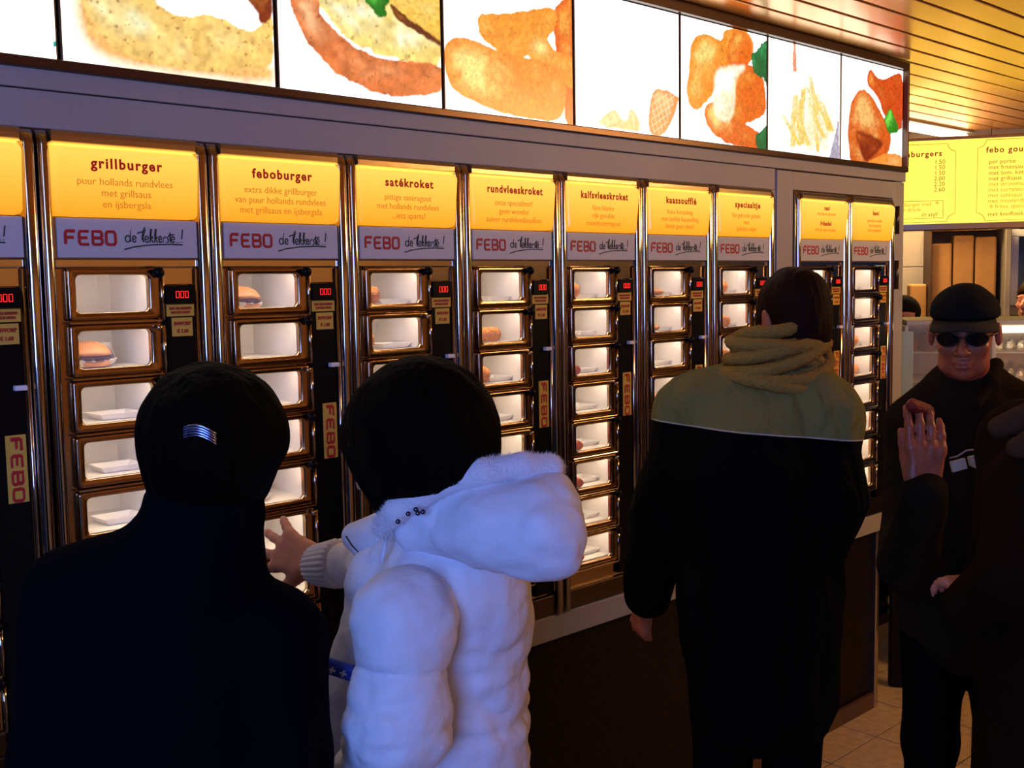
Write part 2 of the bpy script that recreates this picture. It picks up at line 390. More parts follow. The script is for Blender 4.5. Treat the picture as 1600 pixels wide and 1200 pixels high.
def paint(P, col, pts, c_lo, c_hi, soft=.004, depth=.05, speck=0.0, wob=.004, ldir=(-.5, .8), seed=1, dark=(.25, .08, .02), texsc=60):
    c_lo, c_hi, dark = map(np.array, (c_lo, c_hi, dark))
    d = polydist(P, pts) + wob * fbm(P, 40, seed)
    V = np.array([wall_at(*p) for p in pts]); c = V.mean(0); ext = np.abs(V - c).max()
    sh = np.clip(.50 + .6 * ((P - c) @ np.array(ldir)) / ext + .45 * fbm(P, 14, seed + 5), 0, 1) * np.clip(.35 - d / depth, 0, 1)
    k = c_lo + (c_hi - c_lo) * (np.clip(sh * 1.15, 0, 1) ** 2.4)[:, None]
    n = fbm(P, texsc * 2.2, seed + 9, 3)
    k = k * (1 - .22 * n[:, None]) 
    if speck:
        sp = np.clip((fbm(P, texsc * 4, seed + 20, 2) - .62) * 5, 0, 1)[:, None] * speck; k = k * (1 - sp) + dark * sp
    k = np.where(k < 1, np.clip(k, 0, 1) ** 1.35, k)
    m = np.clip(.5 - d / soft, 0, 1)[:, None]
    return col * (1 - m) + k * m
W_ = (2.4, 2.4, 2.4)
def pic0(P, c):
    c = paint(P, c, [(80, 62), (92, 60), (94, 74), (84, 74)], (.0, .5, .45), (.1, .8, .7), seed=2); return c
def pic1(P, c):
    c = paint(P, c, [(108, -10), (120, 60), (180, 108), (300, 128), (425, 140), (425, 90), (300, 60), (150, -10)], (1, .62, .25), (1, .72, .35), .06, .2, seed=3)
    c = paint(P, c, [(131, -12), (148, 36), (180, 72), (240, 97), (310, 111), (375, 108), (425, 96), (425, 20), (400, 45), (370, 40), (330, 22), (290, 25), (250, 8), (235, -12)], (1, .70, .26), (1, .98, .66), .004, .07, .5, seed=4, texsc=30)
    c = paint(P, c, [(160, -12), (250, -12), (285, 18), (330, 16), (372, 36), (392, 42), (398, 20), (380, -12)], W_, W_, .006, seed=5)
    c = paint(P, c, [(385, -12), (425, -12), (425, 28), (408, 38), (404, 20), (392, 6)], (.35, .08, .02), (.95, .5, .12), .006, .03, .5, seed=6)
    return c
def pic2(P, c):
    c = paint(P, c, [(495, -10), (505, 20), (530, 45), (560, 72), (600, 88), (640, 96), (690, 98), (690, 30), (640, 10), (600, -12)], (1, .80, .30), (1, .98, .75), .008, .06, .5, .008, seed=7, dark=(.35, .25, .03), texsc=25)
    c = paint(P, c, [(610, -12), (690, -12), (690, 62), (650, 38), (622, 14)], (1, .66, .16), (1, .84, .42), .004, .08, seed=8)
    c = paint(P, c, [(612, 6), (650, 36), (688, 62), (688, 72), (655, 50), (625, 32)], (.20, .05, .01), (.5, .22, .05), .004, .02, .5, seed=9)
    c = paint(P, c, [(572, -12), (608, -12), (608, 12), (598, 28), (584, 18), (572, 8)], (.02, .28, .03), (.25, .75, .15), .003, .03, .4, .008, seed=10, dark=(0, .12, 0))
    c = paint(P, c, [(454, -12), (466, 36), (496, 84), (540, 122), (596, 147), (650, 150), (690, 140), (690, 104), (640, 96), (600, 90), (560, 74), (528, 48), (504, 22), (492, -12)], (.80, .28, .10), (1, .62, .36), .004, .05, .45, seed=11, texsc=28)
    return c
def pic3(P, c):
    o1, o2 = (1, .36, .06), (1, .78, .30)
    c = paint(P, c, [(866, 22), (878, 4), (900, -5), (900, 190), (884, 186), (884, 120), (870, 80)], (.85, .18, .02), (1, .50, .12), .004, .05, .4, seed=12)
    c = paint(P, c, [(748, 36), (757, 22), (800, 20), (850, 12), (872, 22), (862, 55), (832, 84), (800, 88), (760, 66)], (1, .42, .07), o2, .003, .06, .35, seed=13)
    c = paint(P, c, [(826, 68), (834, 57), (850, 55), (872, 80), (896, 92), (896, 138), (870, 118), (828, 90)], (1, .40, .07), (1, .8, .35), .003, .05, .35, seed=14)
    c = paint(P, c, [(697, 72), (705, 62), (718, 58), (740, 62), (800, 85), (860, 100), (882, 120), (886, 150), (880, 180), (862, 189), (835, 186), (785, 176), (722, 148), (702, 125), (696, 95)], o1, (1, .84, .36), .003, .09, .45, .002, seed=15)
    return c
def pic4(P, c):
    c = paint(P, c, [(942, 180), (962, 170), (978, 186), (988, 168), (1000, 184), (998, 206), (940, 196)], (1, .62, .34), (1, .86, .66), .012, .03, seed=16)
    c = paint(P, c, [(1020, 146), (1038, 140), (1058, 148), (1061, 162), (1040, 208), (1016, 205)], (.85, .36, .14), (1, .72, .40), .005, .04, .3, seed=17)
    g = (np.abs(np.sin(P[:, 0] * 150 + P[:, 1] * 60)) < .22) | (np.abs(np.sin(P[:, 0] * 80 - P[:, 1] * 150)) < .22)
    m = (polydist(P, [(1022, 150), (1038, 146), (1056, 152), (1038, 204), (1020, 202)]) < 0) & g; c[m] = c[m] * .3 + np.array((1, .85, .6)) * .7
    return c
def pic5(P, c):
    c = paint(P, c, [(1078, 112), (1082, 70), (1100, 52), (1128, 62), (1135, 48), (1160, 44), (1178, 66), (1172, 100), (1130, 112), (1112, 150), (1085, 172), (1074, 140)], (1, .40, .06), (1, .78, .30), .003, .06, .4, seed=18)
    c = paint(P, c, [(1142, 60), (1158, 46), (1176, 68), (1170, 100), (1140, 104)], (.9, .25, .03), (1, .55, .15), .004, .04, .4, seed=19)
    c = paint(P, c, [(1102, 172), (1122, 158), (1160, 190), (1190, 208), (1196, 232), (1150, 228), (1114, 206)], (.85, .22, .03), (1, .75, .3), .003, .05, .45, seed=20)
    c = paint(P, c, [(1118, 118), (1130, 104), (1172, 101), (1192, 118), (1198, 170), (1176, 190), (1150, 192), (1120, 176)], (.88, .24, .03), (1, .55, .14), .003, .05, .4, ldir=(-.9, .4), seed=21)
    c = paint(P, c, [(1118, 120), (1130, 105), (1165, 103), (1152, 125), (1150, 160), (1140, 190), (1118, 178)], (1, .9, .65), W_, .012, .05, seed=22)
    c = paint(P, c, [(1176, 88), (1190, 70), (1202, 66), (1204, 136), (1192, 120), (1180, 112)], (0, .22, .08), (.1, .6, .25), .003, .02, .6, .008, seed=23, dark=(0, .1, .03))
    c = paint(P, c, [(1183, 214), (1192, 202), (1204, 198), (1204, 240), (1186, 234)], (0, .22, .08), (.1, .6, .25), .003, .02, .6, .008, seed=24, dark=(0, .1, .03))
    return c
def pic6(P, c):
    r = np.random.default_rng(5)
    c = paint(P, c, [(1220, 215), (1250, 118), (1300, 150), (1312, 200), (1295, 248), (1225, 240)], (1, .93, .66), (1.2, 1.2, 1.0), .14, .1, .2, .02, seed=25, dark=(.8, .55, .1))
    for k in range(16):
        x = 1218 + r.uniform(0, 70); y_ = 120 + r.uniform(0, 70); L = r.uniform(40, 80); a = r.uniform(-.1, .55); w_ = r.uniform(2.5, 4)
        dx, dy = math.sin(a) * L, math.cos(a) * L
        if y_ + dy > 246 or x + dx > 1308: continue
        c = paint(P, c, [(x - w_, y_), (x + w_, y_), (x + dx + w_, y_ + dy), (x + dx - w_, y_ + dy)], (1, .74, .24), (1, .98, .72), .004, .010, .1, .001, (-1, .2), seed=30 + k)
    c = paint(P, c, [(1241, 64), (1245, 65), (1246, 108), (1243, 112), (1240, 108)], (.9, .4, .25), (1, .6, .45), .003, .02, seed=50)
    c = paint(P, c, [(1312, 185), (1313, 256), (1296, 252)], (.55, .5, .6), (.75, .7, .8), .004, .05, seed=51)
    return c
def pic7(P, c):
    c = paint(P, c, [(1357, 118), (1362, 108), (1372, 120), (1384, 124), (1410, 118), (1410, 200), (1386, 186), (1372, 150), (1358, 134)], (.75, .14, .02), (1, .45, .12), .004, .05, .4, seed=60)
    c = paint(P, c, [(1326, 200), (1332, 160), (1346, 140), (1362, 148), (1378, 176), (1392, 200), (1390, 236), (1360, 262), (1332, 254), (1328, 230)], (.8, .2, .03), (1, .62, .25), .005, .07, .45, seed=61)
    c = paint(P, c, [(1340, 205), (1368, 214), (1380, 226), (1356, 252), (1346, 235)], (.35, .05, .01), (.8, .25, .05), .012, .03, .3, seed=64)
    c = paint(P, c, [(1354, 264), (1366, 248), (1384, 240), (1410, 244), (1410, 275)], (1, .4, .08), (1, .78, .4), .004, .04, .3, seed=62)
    c = paint(P, c, [(1384, 186), (1393, 171), (1402, 190), (1404, 206), (1390, 206)], (.05, .35, .03), (.3, .8, .15), .003, .02, .4, .006, seed=63, dark=(0, .15, 0))
    return c
edges = [-.42, .067, .518, 1.006, 1.497, 1.995, 2.484, 2.957, 3.432]
edges = [-.42] + [.062 + .4815 * k for k in range(8)]
pics = [pic0, pic1, pic2, pic3, pic4, pic5, pic6, pic7]
what = ['an almost blank picture at the far left', 'a picture of a flat bun with white sauce', 'a picture of a bun with fries and parsley', 'a picture of long crumbed croquettes', 'a mostly white picture of ice cream cones',
        'a picture of crumbed snacks with green parsley', 'a picture of pale french fries', 'a picture of brown fried chicken, at the right end']
for k in range(8):
    xa, xb = edges[k] + .0025, edges[k + 1] - .0025
    r = empty('menu_light_box', ((xa + xb) / 2, .03, 2.192))
    tag(r, 'backlit light box with ' + what[k], 'light box', 'backlit picture boxes above the vending wall')
    bx = MB(); hw = (xb - xa) / 2
    bx.bbox(-hw, hw, -.025, .15, 0, .383, .002); bx.build('housing', M['bronze'], r)
    nx, nz = (170, 130) if 0 < k < 5 else (130, 130)
    gx, gz = np.meshgrid(np.linspace(-hw + .004, hw - .004, nx), np.linspace(.003, .380, nz)); P = np.stack([gx.ravel() + (xa + xb) / 2, gz.ravel() + 2.192], 1)
    c = pics[k](P, np.full((len(P), 3), 2.4)); c = np.where(c > .995, np.maximum(c, 1), c)
    me = bpy.data.meshes.new('picture'); V = [(x_, -.0262, z_) for x_, z_ in zip(gx.ravel(), gz.ravel())]
    F = [(j * nx + i, j * nx + i + 1, (j + 1) * nx + i + 1, (j + 1) * nx + i) for j in range(nz - 1) for i in range(nx - 1)]
    me.from_pydata(V, [], F); ca = me.color_attributes.new('print', 'FLOAT_COLOR', 'POINT')
    ca.data.foreach_set('color', np.concatenate([np.clip(c, 0, 4), np.ones((len(c), 1))], 1).astype(np.float32).ravel())
    link('picture', me, M['photo'], r)

#@@MACHINES
# ================================================================== VENDING COLUMNS
Z_ROW = [1.783 - .1105 * k for k in range(8)]          # top edge of each window
# ---- shared meshes (local x from the column's left edge, z world height)
mb = MB()                                                # housing: side rims and dark body
for xa, xb in ((.0015, .0255), (.3235, .3535)):
    ring = []
    for z_ in (.812, 1.2, 1.6, 2.03, 2.048, 2.057):
        dep = .020 if z_ < 2.04 else (.014 if z_ < 2.05 else .004)
        n = 8; pts = [(xa + (xb - xa) * j / n, -.004 - dep * math.sin(PI * j / n) ** .28, z_) for j in range(n + 1)] + [(xb, .06, z_), (xa, .06, z_)]
        ring.append(pts)
    mb.loft(ring)
rim_me = mb.mesh('rim'); rim_me.materials.append(M['steel_rim']); rim_me.polygons.foreach_set('use_smooth', [True] * len(rim_me.polygons))
mb = MB(); n = 12                                        # header: slightly hollow steel sheet over the sign
prof = [(-.004, 2.052), (-.010, 2.058), (-.003, 2.06)]
mb.loft([[(xx, yy, zz) for yy, zz in ((.02, 2.0595), (-.018, 2.0592), (-.0255, 2.056), (-.0235, 2.048), (-.0235, 2.0375), (-.020, 2.0362), (.02, 2.0362))] for xx in (.026, .323)])
mc = MB(); mc.bbox(.026, .323, -.008, .05, 1.797, 1.8155, .003); ledge_me = mc.mesh('ledge'); ledge_me.materials.append(M['steel'])
header_me = mb.mesh('header'); header_me.materials.append(M['header_steel'])
mb = MB()
mb.box(.026, .052, .004, .02, .83, 1.795); mb.box(.236, .323, .004, .02, .83, 1.795)
for k in range(9):
    zt = Z_ROW[0] + .022 - .1105 * k; mb.box(.052, .236, .004, .02, zt - .018 if k < 8 else .83, zt)
plate_me = mb.mesh('face_plate'); plate_me.materials.append(M['door_metal'])
mb = MB(); mb.bbox(.026, .323, -.010, .03, .812, .868, .004)
kick_me = mb.mesh('kick_plate'); kick_me.materials.append(M['dark_metal'])
# translucent tray-shaped yellow cover, deeper at its top
mb = MB(); mb.loft([rrect(.0262, .3232, 1.897, 2.034, .006, .012), rrect(.0262, .3232, 1.897, 2.034, .006, -.004), rrect(.030, .3225, 1.8975, 2.032, .010, -.020),
    [(x, y - (z - 1.9) * .10, z) for x, y, z in rrect(.034, .3205, 1.900, 2.026, .012, -.024)]])
cover_me = mb.mesh('yellow_cover'); cover_me.materials.append(M['yellow'])
mb = MB(); mb.bbox(.028, .3225, -.0265, -.004, 2.0322, 2.0350, .0012)
lip_me = mb.mesh('cover_lip'); lip_me.materials.append(M['yellow'])
mb = MB(); mb.bbox(.031, .3225, -.016, -.004, 1.8165, 1.8935, .0015)
plate2_me = mb.mesh('sign_plate'); plate2_me.materials.append(M['plate'])
# door: rounded steel frame with raised rim
def door_frame():
    mb = MB(); mb.loft([rrect(.047, .236, -.014 - .0765, .013, .006, .004), rrect(.047, .236, -.0905, .013, .006, -.010), rrect(.050, .233, -.0875, .010, .006, -.014),
        rrect(.056, .227, -.0815, .005, .008, -.010), rrect(.061, .218, -.0775, .002, .010, -.012), rrect(.0645, .2140, -.0745, -.0005, .010, -.008), rrect(.0645, .2140, -.0745, -.0005, .010, .004)], False, False)
    return mb.mesh('door')
dm = door_frame(); dm.materials.append(M['door_metal']); dm.polygons.foreach_set('use_smooth', [True] * len(dm.polygons))
mb = MB(); mb.loft([rrect(.0640, .2145, -.075, .0, .010, -.003), rrect(.0640, .2145, -.075, .0, .010, -.001)]); pane_me = mb.mesh('pane'); pane_me.materials.append(M['glass'])
mb = MB(); mb.lathe([(.0001, -.034), (.008, -.033), (.0115, -.028), (.0115, -.022), (.006, -.018), (.006, -.008)], 14, 'y', (.229, 0, .004)); knob_me = mb.mesh('knob')
knob_me.materials.append(M['black']); knob_me.polygons.foreach_set('use_smooth', [True] * len(knob_me.polygons))
mb = MB(); mb.lathe([(.0001, -.026), (.005, -.026), (.0065, -.022), (.0045, -.016), (.0045, -.008)], 12, 'y', (.2275, 0, .002)); lock_me = mb.mesh('knob')
lock_me.materials.append(M['steel_rim']); lock_me.polygons.foreach_set('use_smooth', [True] * len(lock_me.polygons))
mb = MB(); mb.tube([(.2405, -.012, -.094), (.2405, -.012, .006)], .0048, 10); hinge_me = mb.mesh('hinge_rod'); hinge_me.materials.append(M['steel_rim']); hinge_me.polygons.foreach_set('use_smooth', [True] * len(hinge_me.polygons))
mb = MB(); mb.bbox(.046, .2375, -.0165, .004, -.0965, -.0915, .0015); rail_me = mb.mesh('rail'); rail_me.materials.append(M['steel_rim'])
mb = MB()   # compartment: open-fronted white box
xa, xb, ya, yb, za, zb = .053, .238, .021, .235, -.0785, .012
mb.add([(xa, ya, za), (xb, ya, za), (xb, yb, za), (xa, yb, za), (xa, ya, zb), (xb, ya, zb), (xb, yb, zb), (xa, yb, zb)], [(0, 1, 2, 3), (4, 7, 6, 5), (0, 3, 7, 4), (1, 5, 6, 2), (3, 2, 6, 7)])
t_ = .002
mb.add([(xa - t_, ya, za - t_), (xb + t_, ya, za - t_), (xb + t_, yb + t_, za - t_), (xa - t_, yb + t_, za - t_), (xa - t_, ya, zb + t_), (xb + t_, ya, zb + t_), (xb + t_, yb + t_, zb + t_), (xa - t_, yb + t_, zb + t_)], [(0, 3, 2, 1), (4, 5, 6, 7), (0, 4, 7, 3), (1, 2, 6, 5), (3, 7, 6, 2)])
comp_me = mb.mesh('compartment'); comp_me.materials.append(M['comp'])
mb = MB(); mb.bbox(.062, .228, .024, .034, .0035, .0105, .002); strip_me = mb.mesh('lamp_strip'); strip_me.materials.append(M['lamp_strip'])
# coin unit
mb = MB(); mb.bbox(.2475, .3135, -.006, .004, 1.762, 1.797, .001); cplate_me = mb.mesh('coin_plate'); cplate_me.materials.append(M['steel'])
mb = MB(); mb.bbox(.2475, .3125, -.018, .004, 1.722, 1.7605, .002); disp_me = mb.mesh('price_display'); disp_me.materials.append(M['black'])
mb = MB(); mb.bbox(.2475, .3130, -.009, .004, .875, 1.721, .002); cpan_me = mb.mesh('coin_panel'); cpan_me.materials.append(M['black'])
mb = MB(); mb.bbox(.2495, .3115, -.0105, -.008, 1.696, 1.7205, .0003); s1_me = mb.mesh('sticker'); s1_me.materials.append(M['sticker'])
mb = MB(); mb.bbox(.2600, .3065, -.0105, -.008, 1.654, 1.693, .0003); s2_me = mb.mesh('sticker'); s2_me.materials.append(M['sticker'])
mb = MB(); mb.bbox(.2700, .3080, -.0105, -.008, 1.352, 1.482, .0003); s3_me = mb.mesh('sticker'); s3_me.materials.append(M['sticker'])
mb = MB(); mb.bbox(.2900, .3130, -.022, -.008, 1.566, 1.576, .002); btn_me = mb.mesh('return_button'); btn_me.materials.append(M['white_plastic'])
mb = MB(); mb.tube([(.3185, -.010, .88), (.3185, -.010, 1.795)], .0045, 10); rod_me = mb.mesh('side_rod'); rod_me.materials.append(M['steel_rim']); rod_me.polygons.foreach_set('use_smooth', [True] * len(rod_me.polygons))
# lettering: red block word, unit height
Wd = []
def L(x, pts): Wd.append([(x + a * .78, b) for a, b in pts])
L(0, [(0, 0), (0, .82), (.12, 1), (1, 1)]); L(0, [(0, .52), (.85, .52)])
L(1.12, [(1, 1), (.12, 1), (0, .82), (0, .18), (.12, 0), (1, 0)]); L(1.12, [(0, .5), (.85, .5)])
L(2.24, [(0, 0), (0, 1), (.82, 1), (.96, .86), (.96, .64), (.82, .5), (0, .5)]); L(2.24, [(.82, .5), (1, .38), (1, .14), (.84, 0), (0, 0)])
L(3.36, [(.14, 0), (0, .16), (0, .84), (.14, 1), (.84, 1), (1, .84), (1, .16), (.84, 0), (.14, 0)])
word_cu = strokes_curve('red_lettering', Wd, .135, M['red_ink'])
word_sticker = strokes_curve('red_lettering', Wd, .14, M['red_ink'])
# handwritten black slogan, unit x-height = 1: "de lekkerste..!"
def arc(cx, cz, rx, rz, a0, a1, n=8): return [(cx + rx * math.cos(math.radians(a0 + (a1 - a0) * i / n)), cz + rz * math.sin(math.radians(a0 + (a1 - a0) * i / n))) for i in range(n + 1)]
def e_(x, s=1.0): return [(x, .42)] + [(x + .62 * s, .55)] + arc(x + .32 * s, .5, .32 * s, .5, 20, 330, 9)
def k_(x): return [(x, 0), (x + .25, 1.2), (x + .42, 2.0), (x + .22, 2.05), (x + .08, 1.2), (x + .02, 0), (x + .12, .55), (x + .5, .95), (x + .55, .7), (x + .18, .5), (x + .62, 0)]
S = [arc(.4, .5, .42, .5, 40, 330, 9) + [(.82, .6), (1.0, 1.9), (.82, .3), (.98, .05)], e_(1.25),
     [(2.15, 1.35), (2.6, 1.55), (3.3, 1.62)], [(3.25, .1), (2.95, .5), (3.1, 1.6), (3.5, 2.35), (3.55, 1.9), (3.15, .8), (3.2, 0)], e_(3.5), k_(4.35), k_(5.2), e_(6.0, .8),
     [(6.75, 0), (6.85, .9), (6.8, .5), (7.15, .95), (7.3, .8)], [(7.35, 0), (7.75, .1), (7.72, .5), (7.5, .75), (7.85, 1.0)], [(8.15, 1.6), (8.05, .3), (8.25, 0)], [(7.8, 1.15), (8.9, 1.3)], e_(8.3),
     [(9.25, 0), (9.33, .03)], [(9.65, .02), (9.73, .05)], [(10.15, .05), (10.22, .1)], [(10.25, .55), (10.5, 2.1)],
     [(-.3, -1.15), (1.5, -.72), (4.5, -.38), (8, -.25), (10.4, -.32)]]
script_cu = strokes_curve('black_lettering', S, .11, M['green_ink'])
# seven segment digits 0
dig = []
for i in range(3):
    x = i * .62; dig += [[(x, 0), (x + .4, 0), (x + .4, .8), (x, .8), (x, 0)]]
digit_cu = strokes_curve('digits', dig, .055, M['red_led'])
headings = {0: 'satérol', 1: 'frikandel', 2: 'grillburger', 3: 'feboburger', 4: 'satékroket', 5: 'rundvleeskroket', 6: 'kalfsvleeskroket', 7: 'kaassoufflé', 8: 'speciaaltje', 9: 'nasi', 10: 'bami'}
bodies = {1: 'ook lekker\nmet onze saus', 2: 'puur hollands rundvlees\nmet grillsaus\nen ijsbergsla', 3: 'extra dikke grillburger\nvan puur hollands rundvlees\nmet grillsaus en ijsbergsla', 4: 'pittige satéragout\nmet hollands rundvlees\n...iets aparts!',
          5: 'onze specialiteit!\ngeen wonder\nzuiver rundvleesbouillon', 6: 'fijne blanke\nrijk gevulde\nroomboterragout', 7: 'frans korstdeeg\nmet zachte kaasvulling\nbevat geen vlees!', 8: 'fijn gekruide gehakt\nmet\ngehakte uitjes'}
ord_ = ['topmost', 'second from top', 'third from top', 'fourth from top', 'fifth from top', 'sixth from top', 'seventh from top', 'lowest']
cname = {1: 'at the left edge of the picture', 2: 'under the sign reading grillburger', 3: 'right of the one whose sign reads grillburger', 4: 'under the sign reading satékroket', 5: 'under the sign reading rundvleeskroket', 6: 'under the sign reading kalfsvleeskroket',
         7: 'under the sign reading kaassoufflé', 8: 'under the sign reading speciaaltje', 9: 'under the sign reading nasi and frikadel', 10: 'under the sign reading bami, at the right end'}
cshort = {1: 'leftmost, cut-off column', 2: 'grillburger column', 3: 'second full column', 4: 'satékroket column', 5: 'rundvleeskroket column', 6: 'kalfsvleeskroket column', 7: 'kaassoufflé column', 8: 'speciaaltje column', 9: 'nasi column', 10: 'bami column'}
def inst(name, me, parent, loc=(0, 0, 0), sc=None):
    o = bpy.data.objects.new(name, me); COL.objects.link(o); o.parent = parent; o.location = loc
    if sc: o.scale = sc
    return o
prices = {1: '1.60', 2: '1.60', 3: '1.80', 4: '1.20', 5: '1.20', 6: '1.20', 7: '1.20', 8: '1.20', 9: '1.20', 10: '1.20'}
for ci in range(1, 11):
    x = col_x[ci]
    r = empty('vending_machine', (x, 0, 0)); tag(r, 'steel snack vending machine column ' + cname[ci], 'vending machine', 'columns of the snack vending wall', 'thing')
    inst('rim', rim_me, r); inst('header', header_me, r); inst('ledge', ledge_me, r); inst('face_plate', plate_me, r); inst('kick_plate', kick_me, r)
    cv = inst('yellow_cover', cover_me, r); inst('cover_lip', lip_me, cv)
    fy = -.0365
    if ci == 9:
        text('nasi', .022, .168, fy, 2.005, M['dark_red_ink'], cv, 'heading', offset=.0006, spacing=1.1); text('met kip en groente', .0165, .168, fy + .0015, 1.985, M['brown_ink'], cv, 'description')
        text('frikadel', .022, .168, fy + .004, 1.950, M['dark_red_ink'], cv, 'heading', offset=.0006, spacing=1.1); text('echt uit eigen keuken', .0165, .168, fy + .006, 1.928, M['brown_ink'], cv, 'description')
    elif ci == 10:
        text('bami', .022, .168, fy, 1.998, M['dark_red_ink'], cv, 'heading', offset=.0006, spacing=1.1); text('gekruide noedels\nmet knapperig\nkorst gebakken', .0165, .168, fy + .004, 1.952, M['brown_ink'], cv, 'description', line=1.1)
    else:
        text(headings[ci], .0275, .168, fy + .001, 1.998, M['dark_red_ink'], cv, 'heading', offset=.0009, spacing=1.22, sx=1.0 if len(headings[ci]) < 13 else .90)
        if ci in bodies: text(bodies[ci], .0205, .166, fy + .0045, 1.942, M['brown_ink'], cv, 'description', line=1.06, sx=1.0)
    sp = inst('sign_plate', plate2_me, r)
    inst('red_lettering', word_cu, sp, (.046, -.0165, 1.8425), (.0240, .006, .0255)); inst('black_lettering', script_cu, sp, (.166, -.0165, 1.848), (.0118, .006, .0130))
    # coin unit
    inst('coin_plate', cplate_me, r); dp = inst('price_display', disp_me, r); inst('digits', digit_cu, dp, (.2685, -.0185, 1.7345), (.0165, .01, .0165))
    cp = inst('coin_panel', cpan_me, r); inst('return_button', btn_me, r)
    s1 = inst('sticker', s1_me, r); text('EERST GELD INWERPEN\nDAN DEUR OPENEN', .0075, .2805, -.0112, 1.708, M['red_ink'], s1, line=1.1, sx=.62, offset=.0003)
    s2 = inst('sticker', s2_me, r); text('INWORP\n€ ' + prices[ci], .0105, .2835, -.0112, 1.6725, M['red_ink'], s2, line=1.5, offset=.0004, sx=.9)
    s3 = inst('sticker', s3_me, r); wd = inst('red_lettering', word_sticker, s3, (.2795, -.011, 1.474), (.0285, .004, .019)); wd.rotation_euler = (0, PI / 2, 0)
    inst('side_rod', rod_me, r)
    for k, zr in enumerate(Z_ROW):
        dd = inst('door', dm, r, (0, 0, zr)); inst('pane', pane_me, dd); inst('knob', knob_me if (k * 7 + ci * 3) % 5 < 3 or k == 0 else lock_me, dd); inst('hinge_rod', hinge_me, dd)
        inst('rail', rail_me, dd)
        cc = inst('compartment', comp_me, r, (0, 0, zr)); inst('lamp_strip', strip_me, cc)

#@@FOOD
# ================================================================== FOOD IN THE COMPARTMENTS
def capsule_mesh(name, L_, R_, m, seed, flat=1.0):
    mb = MB(); prof = [(.0001, -L_)]
    for i in range(1, 15):
        a = -PI / 2 + PI * i / 15; prof.append((R_ * math.cos(a) ** .75, (L_ - R_ * .8) * (1 if a > 0 else -1) * min(1, abs(a) * 2) + R_ * .8 * math.sin(a)))
    prof.append((.0001, L_)); mb.lathe(prof, 18, 'x')
    v = np.array(mb.v); nz = vnoise(v * 120, seed) * .0012 + vnoise(v * 40, seed + 1) * .002
    d = v.copy(); d[:, 0] = 0; ln = np.linalg.norm(d, axis=1, keepdims=True) + 1e-6; v = v + d / ln * nz[:, None]; v[:, 2] *= flat; v[:, 2] -= v[:, 2].min()
    mb.v = [tuple(p) for p in v]; me = mb.mesh(name); me.materials.append(m); me.polygons.foreach_set('use_smooth', [True] * len(me.polygons)); return me
croq = capsule_mesh('croquette', .050, .0195, M['crust'], 1); croq_red = capsule_mesh('frikandel', .050, .0155, M['crust_red'], 3); souf = capsule_mesh('cheese_pastry', .042, .030, M['crust_flat'], 5, .42); ball = capsule_mesh('croquette', .026, .023, M['crust'], 8)
mb = MB()                                              # shallow paper tray
mb.loft([[(-.036, -.03, 0), (.036, -.03, 0), (.036, .03, 0), (-.036, .03, 0)], [(-.046, -.038, .013), (.046, -.038, .013), (.046, .038, .013), (-.046, .038, .013)], [(-.044, -.036, .013), (.044, -.036, .013), (.044, .036, .013), (-.044, .036, .013)], [(-.035, -.029, .002), (.035, -.029, .002), (.035, .029, .002), (-.035, .029, .002)]])
tray_me = mb.mesh('paper_tray'); tray_me.materials.append(M['paper'])
bun_t = MB().lathe([(.0001, .052), (.018, .050), (.034, .042), (.044, .030), (.046, .024), (.040, .021), (.0001, .021)], 22).mesh('bun_top'); bun_t.materials.append(M['bun'])
bun_b = MB().lathe([(.0001, .001), (.040, .001), (.045, .006), (.044, .012), (.0001, .013)], 22).mesh('bun_bottom'); bun_b.materials.append(M['bun'])
pat = MB().lathe([(.0001, .012), (.043, .0125), (.047, .016), (.044, .021), (.0001, .022)], 22); v = np.array(pat.v); v[:, :2] *= (1 + .05 * vnoise(v * 90, 4))[:, None]; pat.v = [tuple(p) for p in v]
pat = pat.mesh('patty'); pat.materials.append(M['patty'])
for q in (bun_t, bun_b, pat): q.polygons.foreach_set('use_smooth', [True] * len(q.polygons))
mb = MB(); n = 28; rings = []                          # open paper wrapper, crumpled
for h, rr in ((0.0, .030), (.004, .046), (.022, .054), (.045, .050 if 0 else .056)):
    rings.append([((rr + .006 * math.sin(j * 2.3 + h * 90) * (h > .01)) * math.cos(2 * PI * j / n), (rr * .95 + .004 * math.cos(j * 3.1)) * math.sin(2 * PI * j / n) * (1 if math.sin(2 * PI * j / n) > 0 else .8), h * (1 if math.sin(2 * PI * j / n) > -.2 else .35)) for j in range(n)])
mb.loft(rings, True, False); wrap_me = mb.mesh('wrapper'); wrap_me.materials.append(M['paper']); wrap_me.polygons.foreach_set('use_smooth', [True] * len(wrap_me.polygons))
def slope(x): return (x + .16 + .8) / 2.17
def zf(row): return Z_ROW[row] - .0785
def put_tray(ci, row, dx=0.0):
    x = col_x[ci]; s = slope(x); y = .095
    o = bpy.data.objects.new('paper_tray', tray_me); COL.objects.link(o); o.location = (min(x + .13 + s * .05 + dx, x + .190), y, zf(row) + .0006); o.rotation_euler.z = random.uniform(-.05, .05)
    tag(o, f'white paper tray in the {ord_[row]} compartment of the {cshort[ci]}', 'tray', 'paper trays behind the windows'); return o
def put(me, name, ci, row, off=0.075, y=.065, rz=0.0, cat='snack', desc='', z=.0012, group='fried snacks behind the windows'):
    x = col_x[ci]; s = slope(x); y = max(y, .055); off = off - .004
    o = bpy.data.objects.new(name, me); COL.objects.link(o); o.location = (x + off + s * y, y, zf(row) + z); o.rotation_euler.z = rz
    tag(o, f'{desc} in the {ord_[row]} compartment of the {cshort[ci]}', cat, group); return o
